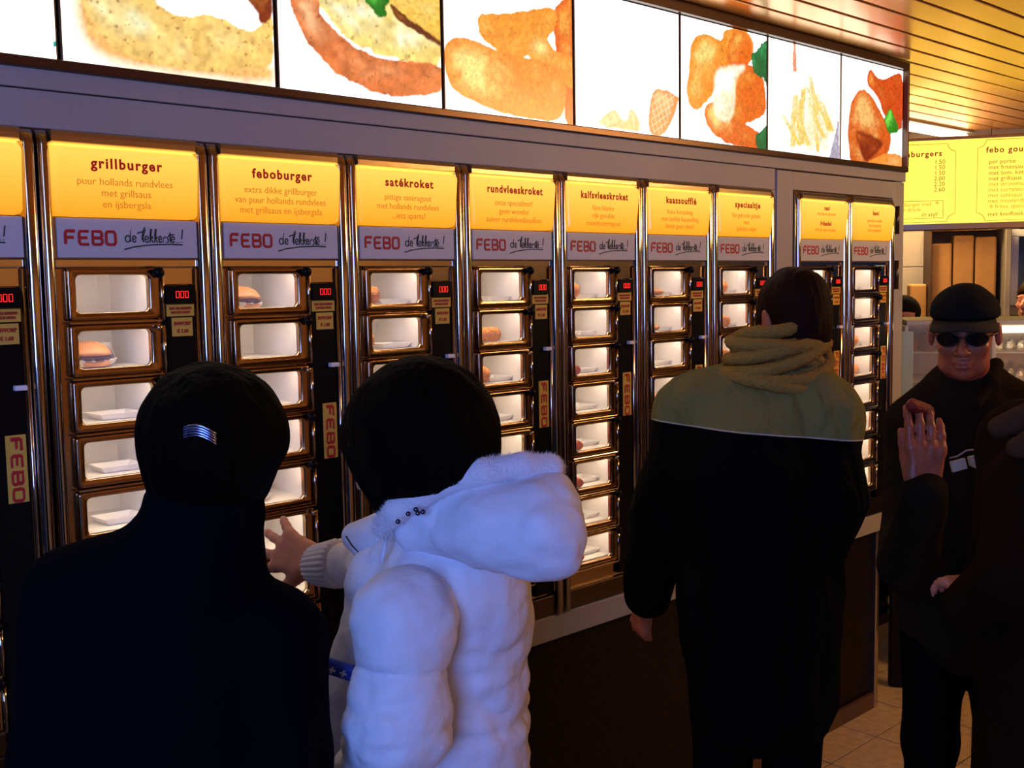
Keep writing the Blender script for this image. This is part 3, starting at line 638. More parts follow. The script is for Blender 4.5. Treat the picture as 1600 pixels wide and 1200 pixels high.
def burger(ci, row, off=.135, y=.085, sc=1.0, desc='wrapped burger'):
    x = col_x[ci]; s = slope(x)
    r = empty('burger', (max(x + .115, min(x + off + s * y, x + .174)), y + .01, zf(row) + .001), random.uniform(-.5, .5)); r.scale = (sc, sc, sc)
    inst('bun_top', bun_t, r); inst('patty', pat, r); inst('bun_bottom', bun_b, r); inst('wrapper', wrap_me, r)
    tag(r, f'{desc} in the {ord_[row]} compartment of the {cshort[ci]}', 'burger', 'burgers behind the windows')
burger(2, 1, .085, .09, 1.05, 'brown topped burger in white paper'); put_tray(2, 2, .02); put_tray(2, 3, .02); put_tray(2, 4, .02)
burger(3, 0, .075, .08, 1.0, 'steamed-up burger'); burger(3, 2, .06, .07); burger(3, 3, .09, .08); burger(3, 4, .075, .07, 1.0, 'open burger on white paper')
put(ball, 'croquette', 4, 0, .065, .055, 0, desc='round brown croquette end'); put_tray(4, 0, .02); put(ball, 'croquette', 4, 1, .045, .05, desc='half hidden brown croquette'); put_tray(4, 1, .02)
put_tray(5, 0, .03); put(croq, 'croquette', 5, 1, .088, .045, .12, desc='long orange croquette lying lengthwise'); put(ball, 'croquette', 5, 2, .070, .045, .9, desc='dark orange croquette end'); put_tray(5, 2, .02)
put(ball, 'croquette', 5, 3, .090, .045, .3, desc='orange brown croquette'); put_tray(5, 3, .03)
put(ball, 'croquette', 6, 0, .062, .040, .2, desc='orange croquette'); put_tray(6, 0, .02)
put_tray(6, 1); put(croq_red, 'frikandel', 6, 2, .050, .05, 1.3, desc='dark red snack end'); put_tray(6, 2, .02); put_tray(6, 3)
for k in (4, 5, 6, 7): put(croq_red, 'frikandel', 6, k, .058, .055, 1.25, desc=['', '', '', '', 'small red snack', 'red snack beside a tray', 'bright red snack', 'red snack lying deep'][k]); put_tray(6, k, .02)
put(souf, 'cheese_pastry', 7, 0, .070, .045, .3, desc='flat golden cheese pastry'); put_tray(7, 0, .02); put(souf, 'cheese_pastry', 7, 1, .055, .045, .5, desc='flat brown cheese pastry'); put_tray(7, 1)
put_tray(7, 2); put(souf, 'cheese_pastry', 7, 3, .060, .045, .4, desc='flat cheese pastry'); put_tray(7, 3, .02); put(souf, 'cheese_pastry', 7, 4, .058, .045, .4, desc='flat dark cheese pastry')
put(ball, 'croquette', 8, 0, .066, .03, .2, desc='round brown snack'); put_tray(8, 0); put(croq, 'croquette', 8, 1, .075, .035, .9, desc='brown croquette'); put_tray(8, 1); put(croq, 'croquette', 8, 2, .070, .035, .9, desc='dark brown croquette')
for k in range(8):
    put_tray(10, k, -.03)
    if k in (2, 3, 5, 6): put(ball if k != 3 else croq, 'croquette', 10, k, .068, .022, .3, desc=['', '', 'small dark snack', 'brown glossy snack', '', 'dark snack', 'brown snack'][k])

#@@FAR
# ================================================================== THE COUNTER END OF THE ROOM
# direction along the counter and away from the viewer
DU = np.array([.537, -.843, 0]); DU /= np.linalg.norm(DU); DW = np.array([-DU[1], DU[0], 0]); RZ = math.atan2(DU[1], DU[0])
# menu board (hung sign)
o0 = at(1510, 283, 5.7); S_ = 5.7 / FPX
mn = empty('menu_board', (o0[0], o0[1], o0[2]), RZ); tag(mn, 'long yellow backlit price board hanging over the counter', 'menu board')
hh = .2150; MB().bbox(-1.1, 1.3, 0, .14, -hh - .035, hh + .018, .006).build('frame', M['steel'], mn)
MB().bbox(-1.08, 1.28, -.006, .0, -hh, hh, .002).build('lit_panel', M['menu_yellow'], mn)
def mx(px): return (px - 1510) * S_ * 1.02
def mz(py): return (283 - py) * S_
def mtext(b, size, px, py, m='dark_red_ink', al='LEFT', name='lettering', **k): text(b, size * S_, mx(px), -.0072, mz(py), M[m], mn, name, align=al, **k)
def outline(xa, xb, za, zb, rc=12):
    pts = []
    for cx, cy, a0, a1 in ((xb, zb, 180, 90), (xb, za, 270, 180), (xa, za, 0, -90), (xa, zb, 90, 0)):
        pass
    seq = [(xa + rc, zb)] + [(xb - rc, zb)] + [(xb - rc * math.cos(math.radians(a)), zb - rc * math.sin(math.radians(a)) if 0 else zb + rc * math.sin(math.radians(a))) for a in (15, 35, 55, 75)] + [(xb, zb + rc)]
    seq += [(xb, za - rc)] + [(xb - rc * math.sin(math.radians(a)), za - rc * math.cos(math.radians(a))) for a in (15, 35, 55, 75)] + [(xb - rc, za), (xa + rc, za)]
    seq += [(xa + rc * math.cos(math.radians(a)), za - rc * math.sin(math.radians(a))) for a in (15, 35, 55, 75)] + [(xa, za - rc), (xa, zb + rc)]
    seq += [(xa + rc * math.sin(math.radians(a)), zb + rc * math.cos(math.radians(a))) for a in (15, 35, 55, 75)] + [(xa + rc, zb)]
    c = strokes_curve('border_line', [[(mx(a), mz(b)) for a, b in seq]], .0016, M['dark_red_ink'])
    o = bpy.data.objects.new('border_line', c); COL.objects.link(o); o.parent = mn; o.location = (0, -.0065, 0); o.scale.y = .3
outline(1330, 1494, 345, 224); outline(1525, 1690, 345, 221)
mtext('hamburgers', 12.5, 1474, 239, al='RIGHT', spacing=1.2, offset=.001)
for i, (a, b) in enumerate([('hamburger', '1.50'), ('cheeseburger', '1.50'), ('visburger', '1.50'), ('grill speciaal', '2.00'), ('grillburger', '2.20'), ('dubbel extra', '2.60')]):
    mtext(a, 9.5, 1352, 252 + i * 8.6, 'brown_ink'); mtext(b, 9.5, 1479, 252 + i * 8.6, 'dark_red_ink', 'RIGHT')
c = strokes_curve('border_line', [[(mx(a), mz(b)) for a, b in ((1345, 311), (1477, 312), (1477, 339), (1345, 339), (1345, 311))]], .0018, M['dark_red_ink'])
o = bpy.data.objects.new('border_line', c); COL.objects.link(o); o.parent = mn; o.location = (0, -.0065, 0); o.scale.y = .3
mtext('*', 14, 1468, 318, al='CENTER'); mtext('hamburger met', 9, 1460, 317, 'brown_ink', 'RIGHT'); mtext('een drank', 9, 1445, 325, 'brown_ink', 'RIGHT'); mtext('in stijl', 10, 1468, 333, al='RIGHT', shear=.3)
mtext('febo goudgele frites', 12.5, 1537, 237, spacing=1.2, offset=.001)
for i, a in enumerate(['per portie', 'met fritessaus', 'met tom. ketchup', 'met grillsaus', 'met stroomsaus', 'met currysaus', 'met satésaus', 'met mosterdsaus', 'frites speciaal', 'met knoflooksaus']):
    mtext(a, 9.5, 1541 + (10 if i == 8 else 0), 255 + i * 8.6 + (3 if i == 9 else 0), 'dark_red_ink' if i in (0, 1, 2, 3, 9) else 'brown_ink')
mtext('*', 14, 1543, 326)
# kitchen wall behind it
o1 = at(1500, 430, 6.6)
kw = empty('wall_right', (o1[0], o1[1], 0), RZ); tag(kw, kind='structure')
MB().box(-2.2, 1.9, .02, .12, 0, CZ + .03).build('wall_body', M['grout'], kw)
T = 6.6 / FPX
tile_me = MB().bbox(.002, .298, 0, .02, .002, .298, .002).mesh('tile'); tile_me.materials.append(M['kitchen_tile'])
zt0 = o1[2] + (430 - 428.0) * T - .0
for i in range(-6, 6):
    for j in range(-1, 6):
        z_ = 1.815 + .3 * (j - 3); 
        if z_ < 0: continue
        inst('tile', tile_me, kw, (.16 + .3 * i, 0, z_))
def kx(px): return (px - 1500) * T * 1.03
def kz(py): return o1[2] + (430 - py) * T
# niche with stacks of flat boxes
nc = empty('storage_niche', (o1[0], o1[1], 0), RZ); tag(nc, 'dark brown open storage cupboard with a pale frame behind the counter', 'cupboard')
n_ = MB(); n_.bbox(kx(1449), kx(1548), -.03, -.01, kz(505), kz(352), .003); n_.bbox(kx(1449), kx(1548), -.33, -.03, kz(352), kz(346), .003); n_.bbox(kx(1447), kx(1449), -.33, -.01, kz(505) , kz(352), .002); n_.bbox(kx(1447), kx(1548), -.33, -.03, kz(505) - .02, kz(505), .003)
n_.build('cupboard_body', M['niche'], nc); MB().bbox(kx(1548), kx(1556), -.34, -.01, .9, kz(348), .004).build('side_panel', M['kitchen_tile'], nc)
for i, (a, b, t_) in enumerate([(1422, 1446, 443), (1451, 1480, 382), (1482, 1510, 371), (1512, 1541, 374)]):
    rr = (kx(b) - kx(a)) / 2; cx = (kx(a) + kx(b)) / 2; p = o1 + DU * cx - DW * .16
    mb = MB(); z_b, z_t = kz(505), kz(t_); mb.bbox(-rr, rr, -.08, .08, 0, z_t - z_b, .012)
    o = mb.build('cardboard_stack', M['cardboard']); o.location = (p[0], p[1], z_b + .002); o.rotation_euler.z = RZ
    tag(o, ['short tan cardboard stack beside the black cap', 'tall tan cardboard stack, left one of the three tall stacks', 'tallest tan cardboard stack, middle of the three tall stacks', 'tall tan cardboard stack next to the pale cupboard frame'][i], 'packaging', 'cardboard stacks in the cupboard')
wsf = MB().bbox(kx(1416), kx(1446), -.33, -.01, kz(505) - .02, kz(505), .003).build('wall_shelf', M['niche'], None); wsf.location = (o1[0], o1[1], 0); wsf.rotation_euler.z = RZ; tag(wsf, 'short dark wall shelf under the short cardboard stack', 'shelf')
# framed poster
ps = empty('framed_poster', (o1[0], o1[1], 0), RZ); tag(ps, 'white framed dark teal poster on the back wall, cut by the picture edge', 'poster')
xa, xb, za, zb = kx(1569), kx(1690), kz(478), kz(361)
mb = MB(); e = .045
for q in ((xa, xb, zb - e, zb), (xa, xb, za, za + e), (xa, xa + e, za + e, zb - e), (xb - e, xb, za + e, zb - e)): mb.bbox(q[0], q[1], -.03, -.005, q[2], q[3], .004)
mb.build('poster_frame', M['plate'], ps); MB().box(xa + e, xb - e, -.014, -.006, za + e, zb - e).build('print', M['teal'], ps)
for i, s_ in enumerate(['Onze', 'Deense', 'Verse']): text(s_, .042, kx(1589 if i else 1594), -.016, kz(378 + 9 * i), M['white_ink'], ps, align='LEFT')
# fluorescent lamp on the ceiling
lp = empty('ceiling_lamp', (5.35, .79, CZ)); tag(lp, 'long white fluorescent strip lamp on the gold slatted ceiling', 'ceiling lamp')
MB().bbox(-.62, .50, -.05, .05, -.012, 0, .003).build('lamp_base', M['fascia'], lp); MB().tube([(-.60, 0, -.032), (.48, 0, -.032)], .022, 12).build('tube', M['tube'], lp, True)
# display case on the counter
dz = 4.75; oc = at(1500, 500, dz); D_ = dz / FPX
dc = empty('display_case', (oc[0], oc[1], 0), RZ); tag(dc, 'glass fronted steel display case on the counter behind the man in the cap', 'display case')
def cx_(px): return (px - 1500) * D_ * 1.03
ztop = oc[2]; L0, R0 = cx_(1424), cx_(1720)
MB().bbox(L0 - .0, R0, 0, .55, 0, 1.02, .01).build('counter_base', M['granite'], dc)
MB().bbox(L0, R0, -.03, .58, 1.02, 1.06, .006).build('counter_top', M['steel'], dc)
MB().bbox(L0, R0, .02, .45, ztop - .025, ztop, .006).build('case_roof', M['fascia'], dc)
MB().bbox(cx_(1552), R0 - .1, .03, .05, ztop - .058, ztop - .030, .004).build('case_lamp', M['tube'], dc)
for px in (1424, 1550, 1719): MB().bbox(cx_(px) - .008, cx_(px) + .008, .02, .40, 1.06, ztop - .025, .003).build('divider', M['plate'], dc)
for h in (0, 1, 2): MB().bbox(L0, R0, .08, .42, ztop - .15 - .13 * h, ztop - .145 - .13 * h, .002).build('shelf', M['frosted'], dc)
MB().box(L0, R0, .438, .442, 1.06, ztop - .025).build('back_panel', M['steel'], dc)
gl = MB().box(L0, R0, .008, .014, 1.06, ztop - .005).build('front_pane', M['glass'], dc)
fo = MB()
for h in range(3):
    for i in range(9):
        x_ = cx_(1562) + i * .045; fo.lathe([(.0001, 0), (.019, .002), (.021, .02), (.014, .04), (.0001, .045)], 8, 'z', (x_, .12 + .008 * (i % 2), ztop - .143 - .13 * h))
        fo.lathe([(.0001, 0), (.019, .002), (.021, .02), (.014, .045), (.0001, .055)], 8, 'z', (x_ + .02, .2, ztop - .143 - .13 * h))
fo = fo.build('foil_wrapped_snacks', M['foil'], None, True); fo.location = dc.location; fo.rotation_euler.z = RZ; tag(fo, 'rows of small foil wrapped snacks on the display case shelves', 'snacks', kind='stuff')
for i, (px, s_) in enumerate([(1432, .028), (1459, .030), (1486, .028)]):
    p = oc + DU * cx_(px) + DW * .17; F = Field((-.1, -.1, -.02), (.1, .1, .14), .006)
    F.ell((0, 0, .04), (s_, .05, .042), k=.01); F.ell((.005, .02, .06), (s_ * .6, .04, .03), k=.02); F.a += (vnoise(F.grid() * 45, i) * .005).astype(np.float32)
    o = F.build('roast_meat', M['meat'], None, (0, 0, 0)); o.location = (p[0], p[1], ztop - .148)
    tag(o, ['dark red roast piece at the left end of the display case', 'dark red roast piece, middle one in the display case', 'dark red roast piece nearest the man in the cap'][i], 'meat', 'roast pieces in the display case')
# green tinted glass screen beside the wall end
p = at(1418, 500, 4.62); gs = MB().bbox(-.03, .025, 0, .012, 0, .42, .003).build('glass_screen', mat('pale_green_glass', (.45, .62, .58), .15, alpha=.8)); gs.location = (p[0], p[1], 1.06); gs.rotation_euler.z = RZ
gs.location.z = ztop - .46; tag(gs, 'pale green glass screen beside the end of the vending wall', 'glass screen')
sc = MB().bbox(-.06, .02, -.06, -.01, 0, ztop - .46, .01).build('counter_end', M['granite']); sc.location = (p[0], p[1], 0); sc.rotation_euler.z = RZ; tag(sc, 'dark stone counter end under the pale green glass screen', 'counter')

#@@PEOPLE
# ================================================================== PEOPLE
def cloth(name, color, rough=.9, fold=.25, fs=14, spec=.15, sheen=0.0, fine=.2): return mat(name, color, rough, spec=spec, bump=fold, bscale=fs, sheen=sheen)
M['skin'] = mat('skin', (.52, .20, .12), .5, vary=.08, vscale=30, bump=.05, bscale=200)
M['skin_red'] = mat('warm_skin', (.37, .095, .038), .45, vary=.15, vscale=25, bump=.08, bscale=160)
M['hair_black'] = mat('black_hair', (.0030, .0014, .001), .7, spec=.03, bump=.5, bscale=90, stretch=(1, 1, .12))
M['hair_brown'] = mat('dark_brown_hair', (.014, .0035, .0015), .65, spec=.08, bump=.6, bscale=110, stretch=(1, 1, .15))
M['coat_navy'] = cloth('navy_coat', (.0012, .0014, .0032), spec=.03)
M['coat_black'] = cloth('black_cloth', (.002, .002, .0018), spec=.03)
M['trousers'] = cloth('black_trousers', (.002, .002, .002), spec=.03)
M['shoe'] = mat('black_leather', (.005, .005, .005), .5)
M['white_jacket'] = mat('white_nylon_jacket', (.70, .70, .76), .55, spec=.3, bump=.6, bscale=20)
M['fur'] = mat('white_fur', (.74, .70, .74), .95, spec=.05, bump=.4, bscale=220, sheen=.4)
M['knit_white'] = mat('white_rib_knit', (.66, .66, .74), .8)
M['brown_coat'] = cloth('brown_coat', (.012, .0045, .002), spec=.04)
M['olive'] = cloth('olive', (.1, .1, .05))
M['scarf'] = mat('ochre_scarf', (.29, .175, .035), .9, spec=.1, bump=.8, bscale=120)
M['jacket_dark'] = cloth('charcoal_jacket', (.014, .009, .005), spec=.04)
M['cap'] = cloth('black_cap', (.006, .006, .006), spec=.1)
M['brim'] = cloth('dark_grey_brim', (.022, .019, .015), spec=.2)

def frame_of(face):
    f = nrm([face[0], face[1], 0]); r = np.array([f[1], -f[0], 0]); return f, r          # forward, person's right
def legs(root, hip, f, r, foot_z=0.0, split=.10, mt='trousers'):
    """trousers and two shoes under a hip point"""
    o = root.location
    F = Field(np.array(hip) * (1, 1, 0) - (.32, .32, 0) + (0, 0, .03), np.array(hip) + (.32, .32, .16), .012)
    feet = []
    for s in (-1, 1):
        h = hip + r * s * .085; kn = np.array([hip[0], hip[1], .50]) + r * s * (.09) + f * .03; an = np.array([hip[0], hip[1], .07]) + r * s * split - f * .02
        F.cone(h, kn, .095, .068, .04); F.cone(kn, an, .068, .055, .03); feet.append(an)
    F.cone(hip - r * .07, hip + r * .07, .12, .12, .04); F.a += (vnoise(F.grid() * 11, 3) * .006).astype(np.float32)
    F.build('trousers', M[mt], root, o)
    for an in feet:
        G = Field(an - (.25, .25, .09), an + (.25, .25, .10), .010); G.cone(an + (0, 0, -.035) - f * .03, an + (0, 0, -.040) + f * .15, .038, .036, .03); G.cone(an + (0, 0, .03), an - (0, 0, .03), .048, .04, .03)
        G.cutplane((0, 0, .0), (0, 0, -1)); G.build('shoe', M['shoe'], root, o)
def add_hand(F, wrist, d, nrm_out, thumb_side, s=1.0, curl=(.25, .35, .3), spread=.12, thumb_out=.8, lens=(.92, 1.0, .94, .76), k=.006):
    """palm, four unequal bent fingers and a thumb; d along the hand, nrm_out = back of the hand, thumb_side = towards the thumb"""
    d = nrm(d); u = nrm(np.cross(nrm_out, d)); u = u * (1 if u @ thumb_side > 0 else -1); b = nrm(nrm_out - d * (np.array(nrm_out) @ d))
    pc = wrist + d * .045 * s
    for q in (-.026, -.009, .009, .026):
        F.cone(wrist + d * .012 * s + u * q * .75 * s, wrist + d * .082 * s + u * q * 1.12 * s, .0145 * s, .0115 * s, .010)
    for i, q in enumerate((.0335, .0115, -.0105, -.0315)):             # index .. little
        L_ = lens[i] * s; p = wrist + d * (.086 - (.004, 0, .003, .012)[i]) * s + u * q * s; ang = 0.0; dirn = nrm(d + u * spread * (1.2, .35, -.4, -1.2)[i])
        for j, (ln, ra, rb) in enumerate(((.044, .0098, .0088), (.027, .0086, .0078), (.021, .0076, .0066))):
            ang += curl[j] * (1 if not isinstance(curl[j], (list, tuple)) else 1) + (.05 * i if j == 0 else 0)
            dd = nrm(dirn * math.cos(ang) - b * math.sin(ang)); q2 = p + dd * ln * L_; F.cone(p, q2, ra * s, rb * s, k if j else .010); p = q2
    t0 = wrist + d * .022 * s + u * .026 * s - b * .004; dt = nrm(u * thumb_out + d * .85 - b * .35); t1 = t0 + dt * .040 * s; dt2 = nrm(u * thumb_out * .5 + d * 1.0 - b * .35); t2 = t1 + dt2 * .032 * s; t3 = t2 + nrm(dt2 + d * .2) * .024 * s
    F.cone(t0, t1, .0165 * s, .0115 * s, .012); F.cone(t1, t2, .0112 * s, .0098 * s, .006); F.cone(t2, t3, .0096 * s, .008 * s, .004)
def add_head(F, c, f, upv=(0, 0, 1), s=1.0, neck_to=None, features=True):
    """c = middle of the head; f = where the face looks"""
    f = nrm(f); up = nrm(np.array(upv) - f * (np.array(upv) @ f)); r = np.cross(f, up)
    ax = [r, f, up]; P = lambda a, b, z: c + (r * a + f * b + up * z) * s
    F.ell(P(0, -.012, .032), np.array((.073, .092, .082)) * s, ax, .01)
    F.ell(P(0, .030, -.030), np.array((.060, .060, .078)) * s, ax, .03)
    F.cone(P(-.034, .040, -.070), P(.034, .040, -.070), .026 * s, .026 * s, .02); F.ell(P(0, .066, -.088), np.array((.024, .020, .018)) * s, ax, .015)
    if features:
        F.cone(P(0, .088, .006), P(0, .110, -.026), .008 * s, .012 * s, .010); F.ell(P(-.013, .098, -.031), np.array((.009, .010, .007)) * s, ax, .006); F.ell(P(.013, .098, -.031), np.array((.009, .010, .007)) * s, ax, .006)
        for q in (-1, 1):
            F.ell(P(.031 * q, .092, .010), np.array((.019, .012, .012)) * s, ax, .010, cut=True); F.ell(P(.031 * q, .078, .009), np.array((.013, .012, .012)) * s, ax, .003)
            F.cone(P(.012 * q, .087, .028), P(.048 * q, .078, .028), .007 * s, .006 * s, .01); F.ell(P(.042 * q, .068, -.022), np.array((.018, .016, .016)) * s, ax, .02)
        F.ell(P(0, .088, -.055), np.array((.025, .010, .0065)) * s, ax, .006); F.ell(P(0, .087, -.067), np.array((.021, .010, .0075)) * s, ax, .006); F.ell(P(0, .099, -.061), np.array((.022, .006, .0018)) * s, ax, .002, cut=True)
    for q in (-1, 1):
        F.ell(P(.080 * q, -.010, -.004), np.array((.009, .019, .031)) * s, ax, .005); F.ell(P(.089 * q, -.004, .002), np.array((.006, .010, .016)) * s, ax, .004, cut=True)
    if neck_to is not None: F.cone(P(0, -.020, -.055), neck_to, .056 * s, .066 * s, .03)
def torso_field(hip, chest, f, r, arms, res=.010, girth=1.0, sh_w=.19, coat=.10, sh_z=.13, collar=None, k=.05, sleeve=(.078, .066, .056), pad=.45):
    lo = np.minimum(hip, chest) - pad; hi = np.maximum(hip, chest) + pad
    for a in arms:
        for p in a: lo = np.minimum(lo, np.array(p) - .12); hi = np.maximum(hi, np.array(p) + .12)
    F = Field(lo, hi, res); upv = nrm(chest - hip); sh = chest + upv * sh_z
    F.cone(hip - upv * coat, hip + upv * .05, .185 * girth, .175 * girth, k, (f, 1.35)); F.cone(hip + upv * .05, chest, .172 * girth, .180 * girth, k, (f, 1.35))
    F.cone(sh - r * (sh_w - .05), sh + r * (sh_w - .05), .085 * girth, .085 * girth, .07); F.cone(chest, sh + upv * .02, .170 * girth, .09 * girth, .06, (f, 1.35))
    for a in arms:
        F.cone(a[0], a[1], sleeve[0], sleeve[1], .035); F.cone(a[1], a[2], sleeve[1], sleeve[2], .025)
    if collar is not None: F.cone(sh, collar, .085, .068, .03)
    return F, sh
def wrinkle(F, amp=.006, sc=(9, 9, 16), seed=1, ridge=True):
    g = F.grid(); w_ = vnoise(g * 5, seed + 7)[..., None] * .35; q = (g + w_ * .1) * np.array(sc, np.float32); n = vnoise(q, seed)
    if ridge: n = (1 - 2 * np.abs(n)) * .7 + .3 * vnoise(q * 2.3, seed + 1)
    band = np.abs(F.a) < .03; F.a = np.where(band, F.a + (n * amp).astype(np.float32), F.a)

# ---------------------------------------------------------------- woman at the left, seen from behind
DA = 1.34; hA = at(330, 705, DA); fA = nrm([.45, 1, 0]); fA, rA = frame_of(fA)
base = at(290, 1000, DA) * (1, 1, 0); pA = empty('person', tuple(base)); tag(pA, 'woman with clipped black hair and dark navy coat at the left, back turned', 'person')
chest = at(280, 1060, DA + .03); hip = base + (0, 0, .90)
shl, shr = at(128, 940, DA), at(420, 1010, DA + .03)
armsA = [(shl, at(98, 1190, DA + .02), at(150, 1330, DA + .25)), (shr, at(440, 1190, DA + .02), at(400, 1330, DA + .25))]
F = Field(np.minimum(hip, chest) - (.42, .42, .35), chest + (.42, .5, .4), .010)
F.cone(hip - (0, 0, .25), hip, .19, .175, .04, (fA, 1.3)); F.cone(hip, chest, .172, .160, .05, (fA, 1.35)); F.cone(shl, shr, .062, .060, .05); F.cone(chest, at(290, 920, DA), .150, .070, .05, (fA, 1.25))
for a_ in armsA: F.cone(a_[0], a_[1], .070, .062, .035); F.cone(a_[1], a_[2], .062, .050, .025)
F.cone(at(200, 905, DA), at(305, 850, DA), .055, .060, .04)
F.cone(at(318, 806, DA - .02), at(305, 880, DA), .074, .085, .02)
wrinkle(F, .005, seed=4); F.build('coat', M['coat_navy'], pA, base)
sh = at(310, 900, DA)
B = Field(base - (.45, .45, -.55), np.array([base[0] + .45, base[1] + .55, 1.75]), .008)
add_head(B, hA, nrm(fA + np.array([.25, 0, -.35])), neck_to=sh, s=.88); B.cone(chest, hip, .10, .09, .05); B.cone(shl, shr, .04, .04, .05)
for a_, q in zip(armsA, (1, -1)):
    B.cone(a_[0], a_[1], .04, .035, .03); B.cone(a_[1], a_[2], .035, .026, .02); add_hand(B, a_[2] + nrm(a_[2] - a_[1]) * .02, a_[2] - a_[1], np.array([0, 0, 1.0]), rA * q, .95)
B.build('body', M['skin'], pA, base)
H = Field(hA - (.16, .16, .24), hA + (.16, .16, .16), .006)
H.ell(at(331, 674, DA), (.086, .094, .083), [rA, fA, np.array([0, 0, 1.0])], .01); H.cone(at(331, 690, DA - .03), at(316, 815, DA), .076, .058, .04); H.ell(at(325, 700, DA - .06), (.055, .045, .06), k=.03)
H.ell(hA + fA * .105 + (0, 0, -.04), (.07, .06, .085), [rA, fA, np.array([0, 0, 1.0])], .02, cut=True); wrinkle(H, .003, (60, 60, 9), 2, False); H.build('hair', M['hair_black'], pA, base)
hc = at(311, 676, DA - .125); M['silver'] = mat('silver_blue_clip', (.45, .52, .85), .25, 1.0)
mb = MB()
for i in range(5):
    t = (i - 2) * .0035; mb.tube([tuple(hc + CR * (-.018 + .0072 * j) + CU * (.006 * math.sin(PI * j / 5) - t * .8 - .0015 * j) - FWD * .0015 * (i % 2) + FWD * .004 * abs(j - 2.5) / 2.5) for j in range(6)], .0012, 6)
v = np.array(mb.v) - base; mb.v = [tuple(p) for p in v]; mb.build('hair_clip', M['silver'], pA, True)
legs(pA, hip, fA, rA)

# ---------------------------------------------------------------- girl in the white hooded jacket
DB = 1.50; hB = at(660, 690, DB + .02); fB, rB = frame_of(np.array([-.75, .66, 0]))
baseB = at(690, 1000, DB + .16) * (1, 1, 0); pB = empty('person', tuple(baseB)); tag(pB, 'girl with black bob in a white padded jacket with fur trimmed hood', 'person')
hipB = at(672, 1330, DB + .16); chestB = at(715, 985, DB + .13); upB = nrm(chestB - hipB)
shL = at(634, 968, DB - .05); elL = at(622, 1135, DB - .06); wrL = at(560, 1235, DB + .06)
shR = at(640, 890, DB + .22); elR = at(585, 880, DB + .38); wrR = at(515, 882, DB + .50)
neckB = at(690, 850, DB + .08)
quilt = lambda n, a=.012, w=.035: (lambda t: -a * sum(np.exp(-((t - c) / w) ** 2) for c in n))
F = Field(np.minimum(chestB, hipB) - (.42, .42, .30), chestB + (.42, .62, .36), .0065)
F.cone(hipB - (0, 0, .15), hipB, .165, .160, .04, (fB, .95)); F.cone(hipB, at(700, 945, DB + .13), .160, .118, .03, None, quilt((.14, .38, .60, .84), .006, .022))
F.cone(at(705, 960, DB + .12), neckB, .112, .070, .05); F.cone(at(560, 1180, DB + .14), at(585, 1000, DB + .10), .075, .055, .05)
F.cone(at(600, 900, DB + .12), at(690, 880, DB + .08), .055, .085, .05)
F.cone(at(655, 945, DB + .0), at(720, 930, DB + .06), .060, .09, .04)
F.cone(at(690, 880, DB + .1), shR, .075, .062, .04); F.cone(shR, elR, .060, .050, .02); F.cone(elR, at(520, 882, DB + .47), .050, .040, .02, None, quilt((.4,), .005, .10))
wrinkle(F, .0065, (13, 13, 20), 11); wrinkle(F, .0035, (30, 30, 40), 12)
S2 = Field(np.minimum(shL, wrL) - .16, np.maximum(shL, wrL) + .16, .006)
S2.cone(shL, elL, .066, .067, .01, None, quilt((.44, .97), .0055, .028)); S2.cone(elL, wrL, .067, .048, .03, None, quilt((.5,), .005, .06)); S2.cone(at(660, 950, DB + .01), shL, .058, .064, .03)
wrinkle(S2, .006, (12, 12, 20), 15); wrinkle(S2, .003, (28, 28, 40), 16)
F.build('jacket', M['white_jacket'], pB, baseB); S2.build('sleeve', M['white_jacket'], pB, baseB)
def cuff(name, a, b, r0, r1, m, parent, org, ribs=26):
    a = Vector(a) - Vector(org); b = Vector(b) - Vector(org); t = (b - a).normalized(); u = t.orthogonal().normalized(); v_ = t.cross(u); mb = MB(); rings = []; n = ribs * 4
    for i, (q, rr) in enumerate(((0, r0 * .9), (.12, r0), (.5, (r0 + r1) / 2), (.9, r1), (1, r1 * .92), (1, r1 * .7))):
        rings.append([a + (b - a) * q + (u * math.cos(2 * PI * j / n) + v_ * math.sin(2 * PI * j / n)) * (rr + .0018 * math.cos(ribs * 2 * PI * j / n)) for j in range(n)])
    mb.loft(rings); return mb.build(name, m, parent, True)
cuff('cuff', at(534, 880, DB + .44), at(493, 883, DB + .50), .043, .036, M['knit_white'], pB, baseB, 26)
F = Field(at(590, 850, 1.66) - .16, at(590, 850, 1.66) + .16, .005); F.cone(at(556, 838, 1.66), at(610, 836, 1.62), .022, .040, .02); F.cone(at(575, 858, 1.64), at(620, 840, 1.60), .020, .04, .02); F.build('collar_flap', M['white_jacket'], pB, baseB)
mb = MB(); mb.tube([tuple(p - baseB) for p in (at(541, 838, 1.640), at(551, 853, 1.625), at(567, 868, 1.61), at(592, 877, 1.60))], .0016, 6); mb.build('piping', mat('brown_piping', (.05, .03, .02), .6), pB, True)
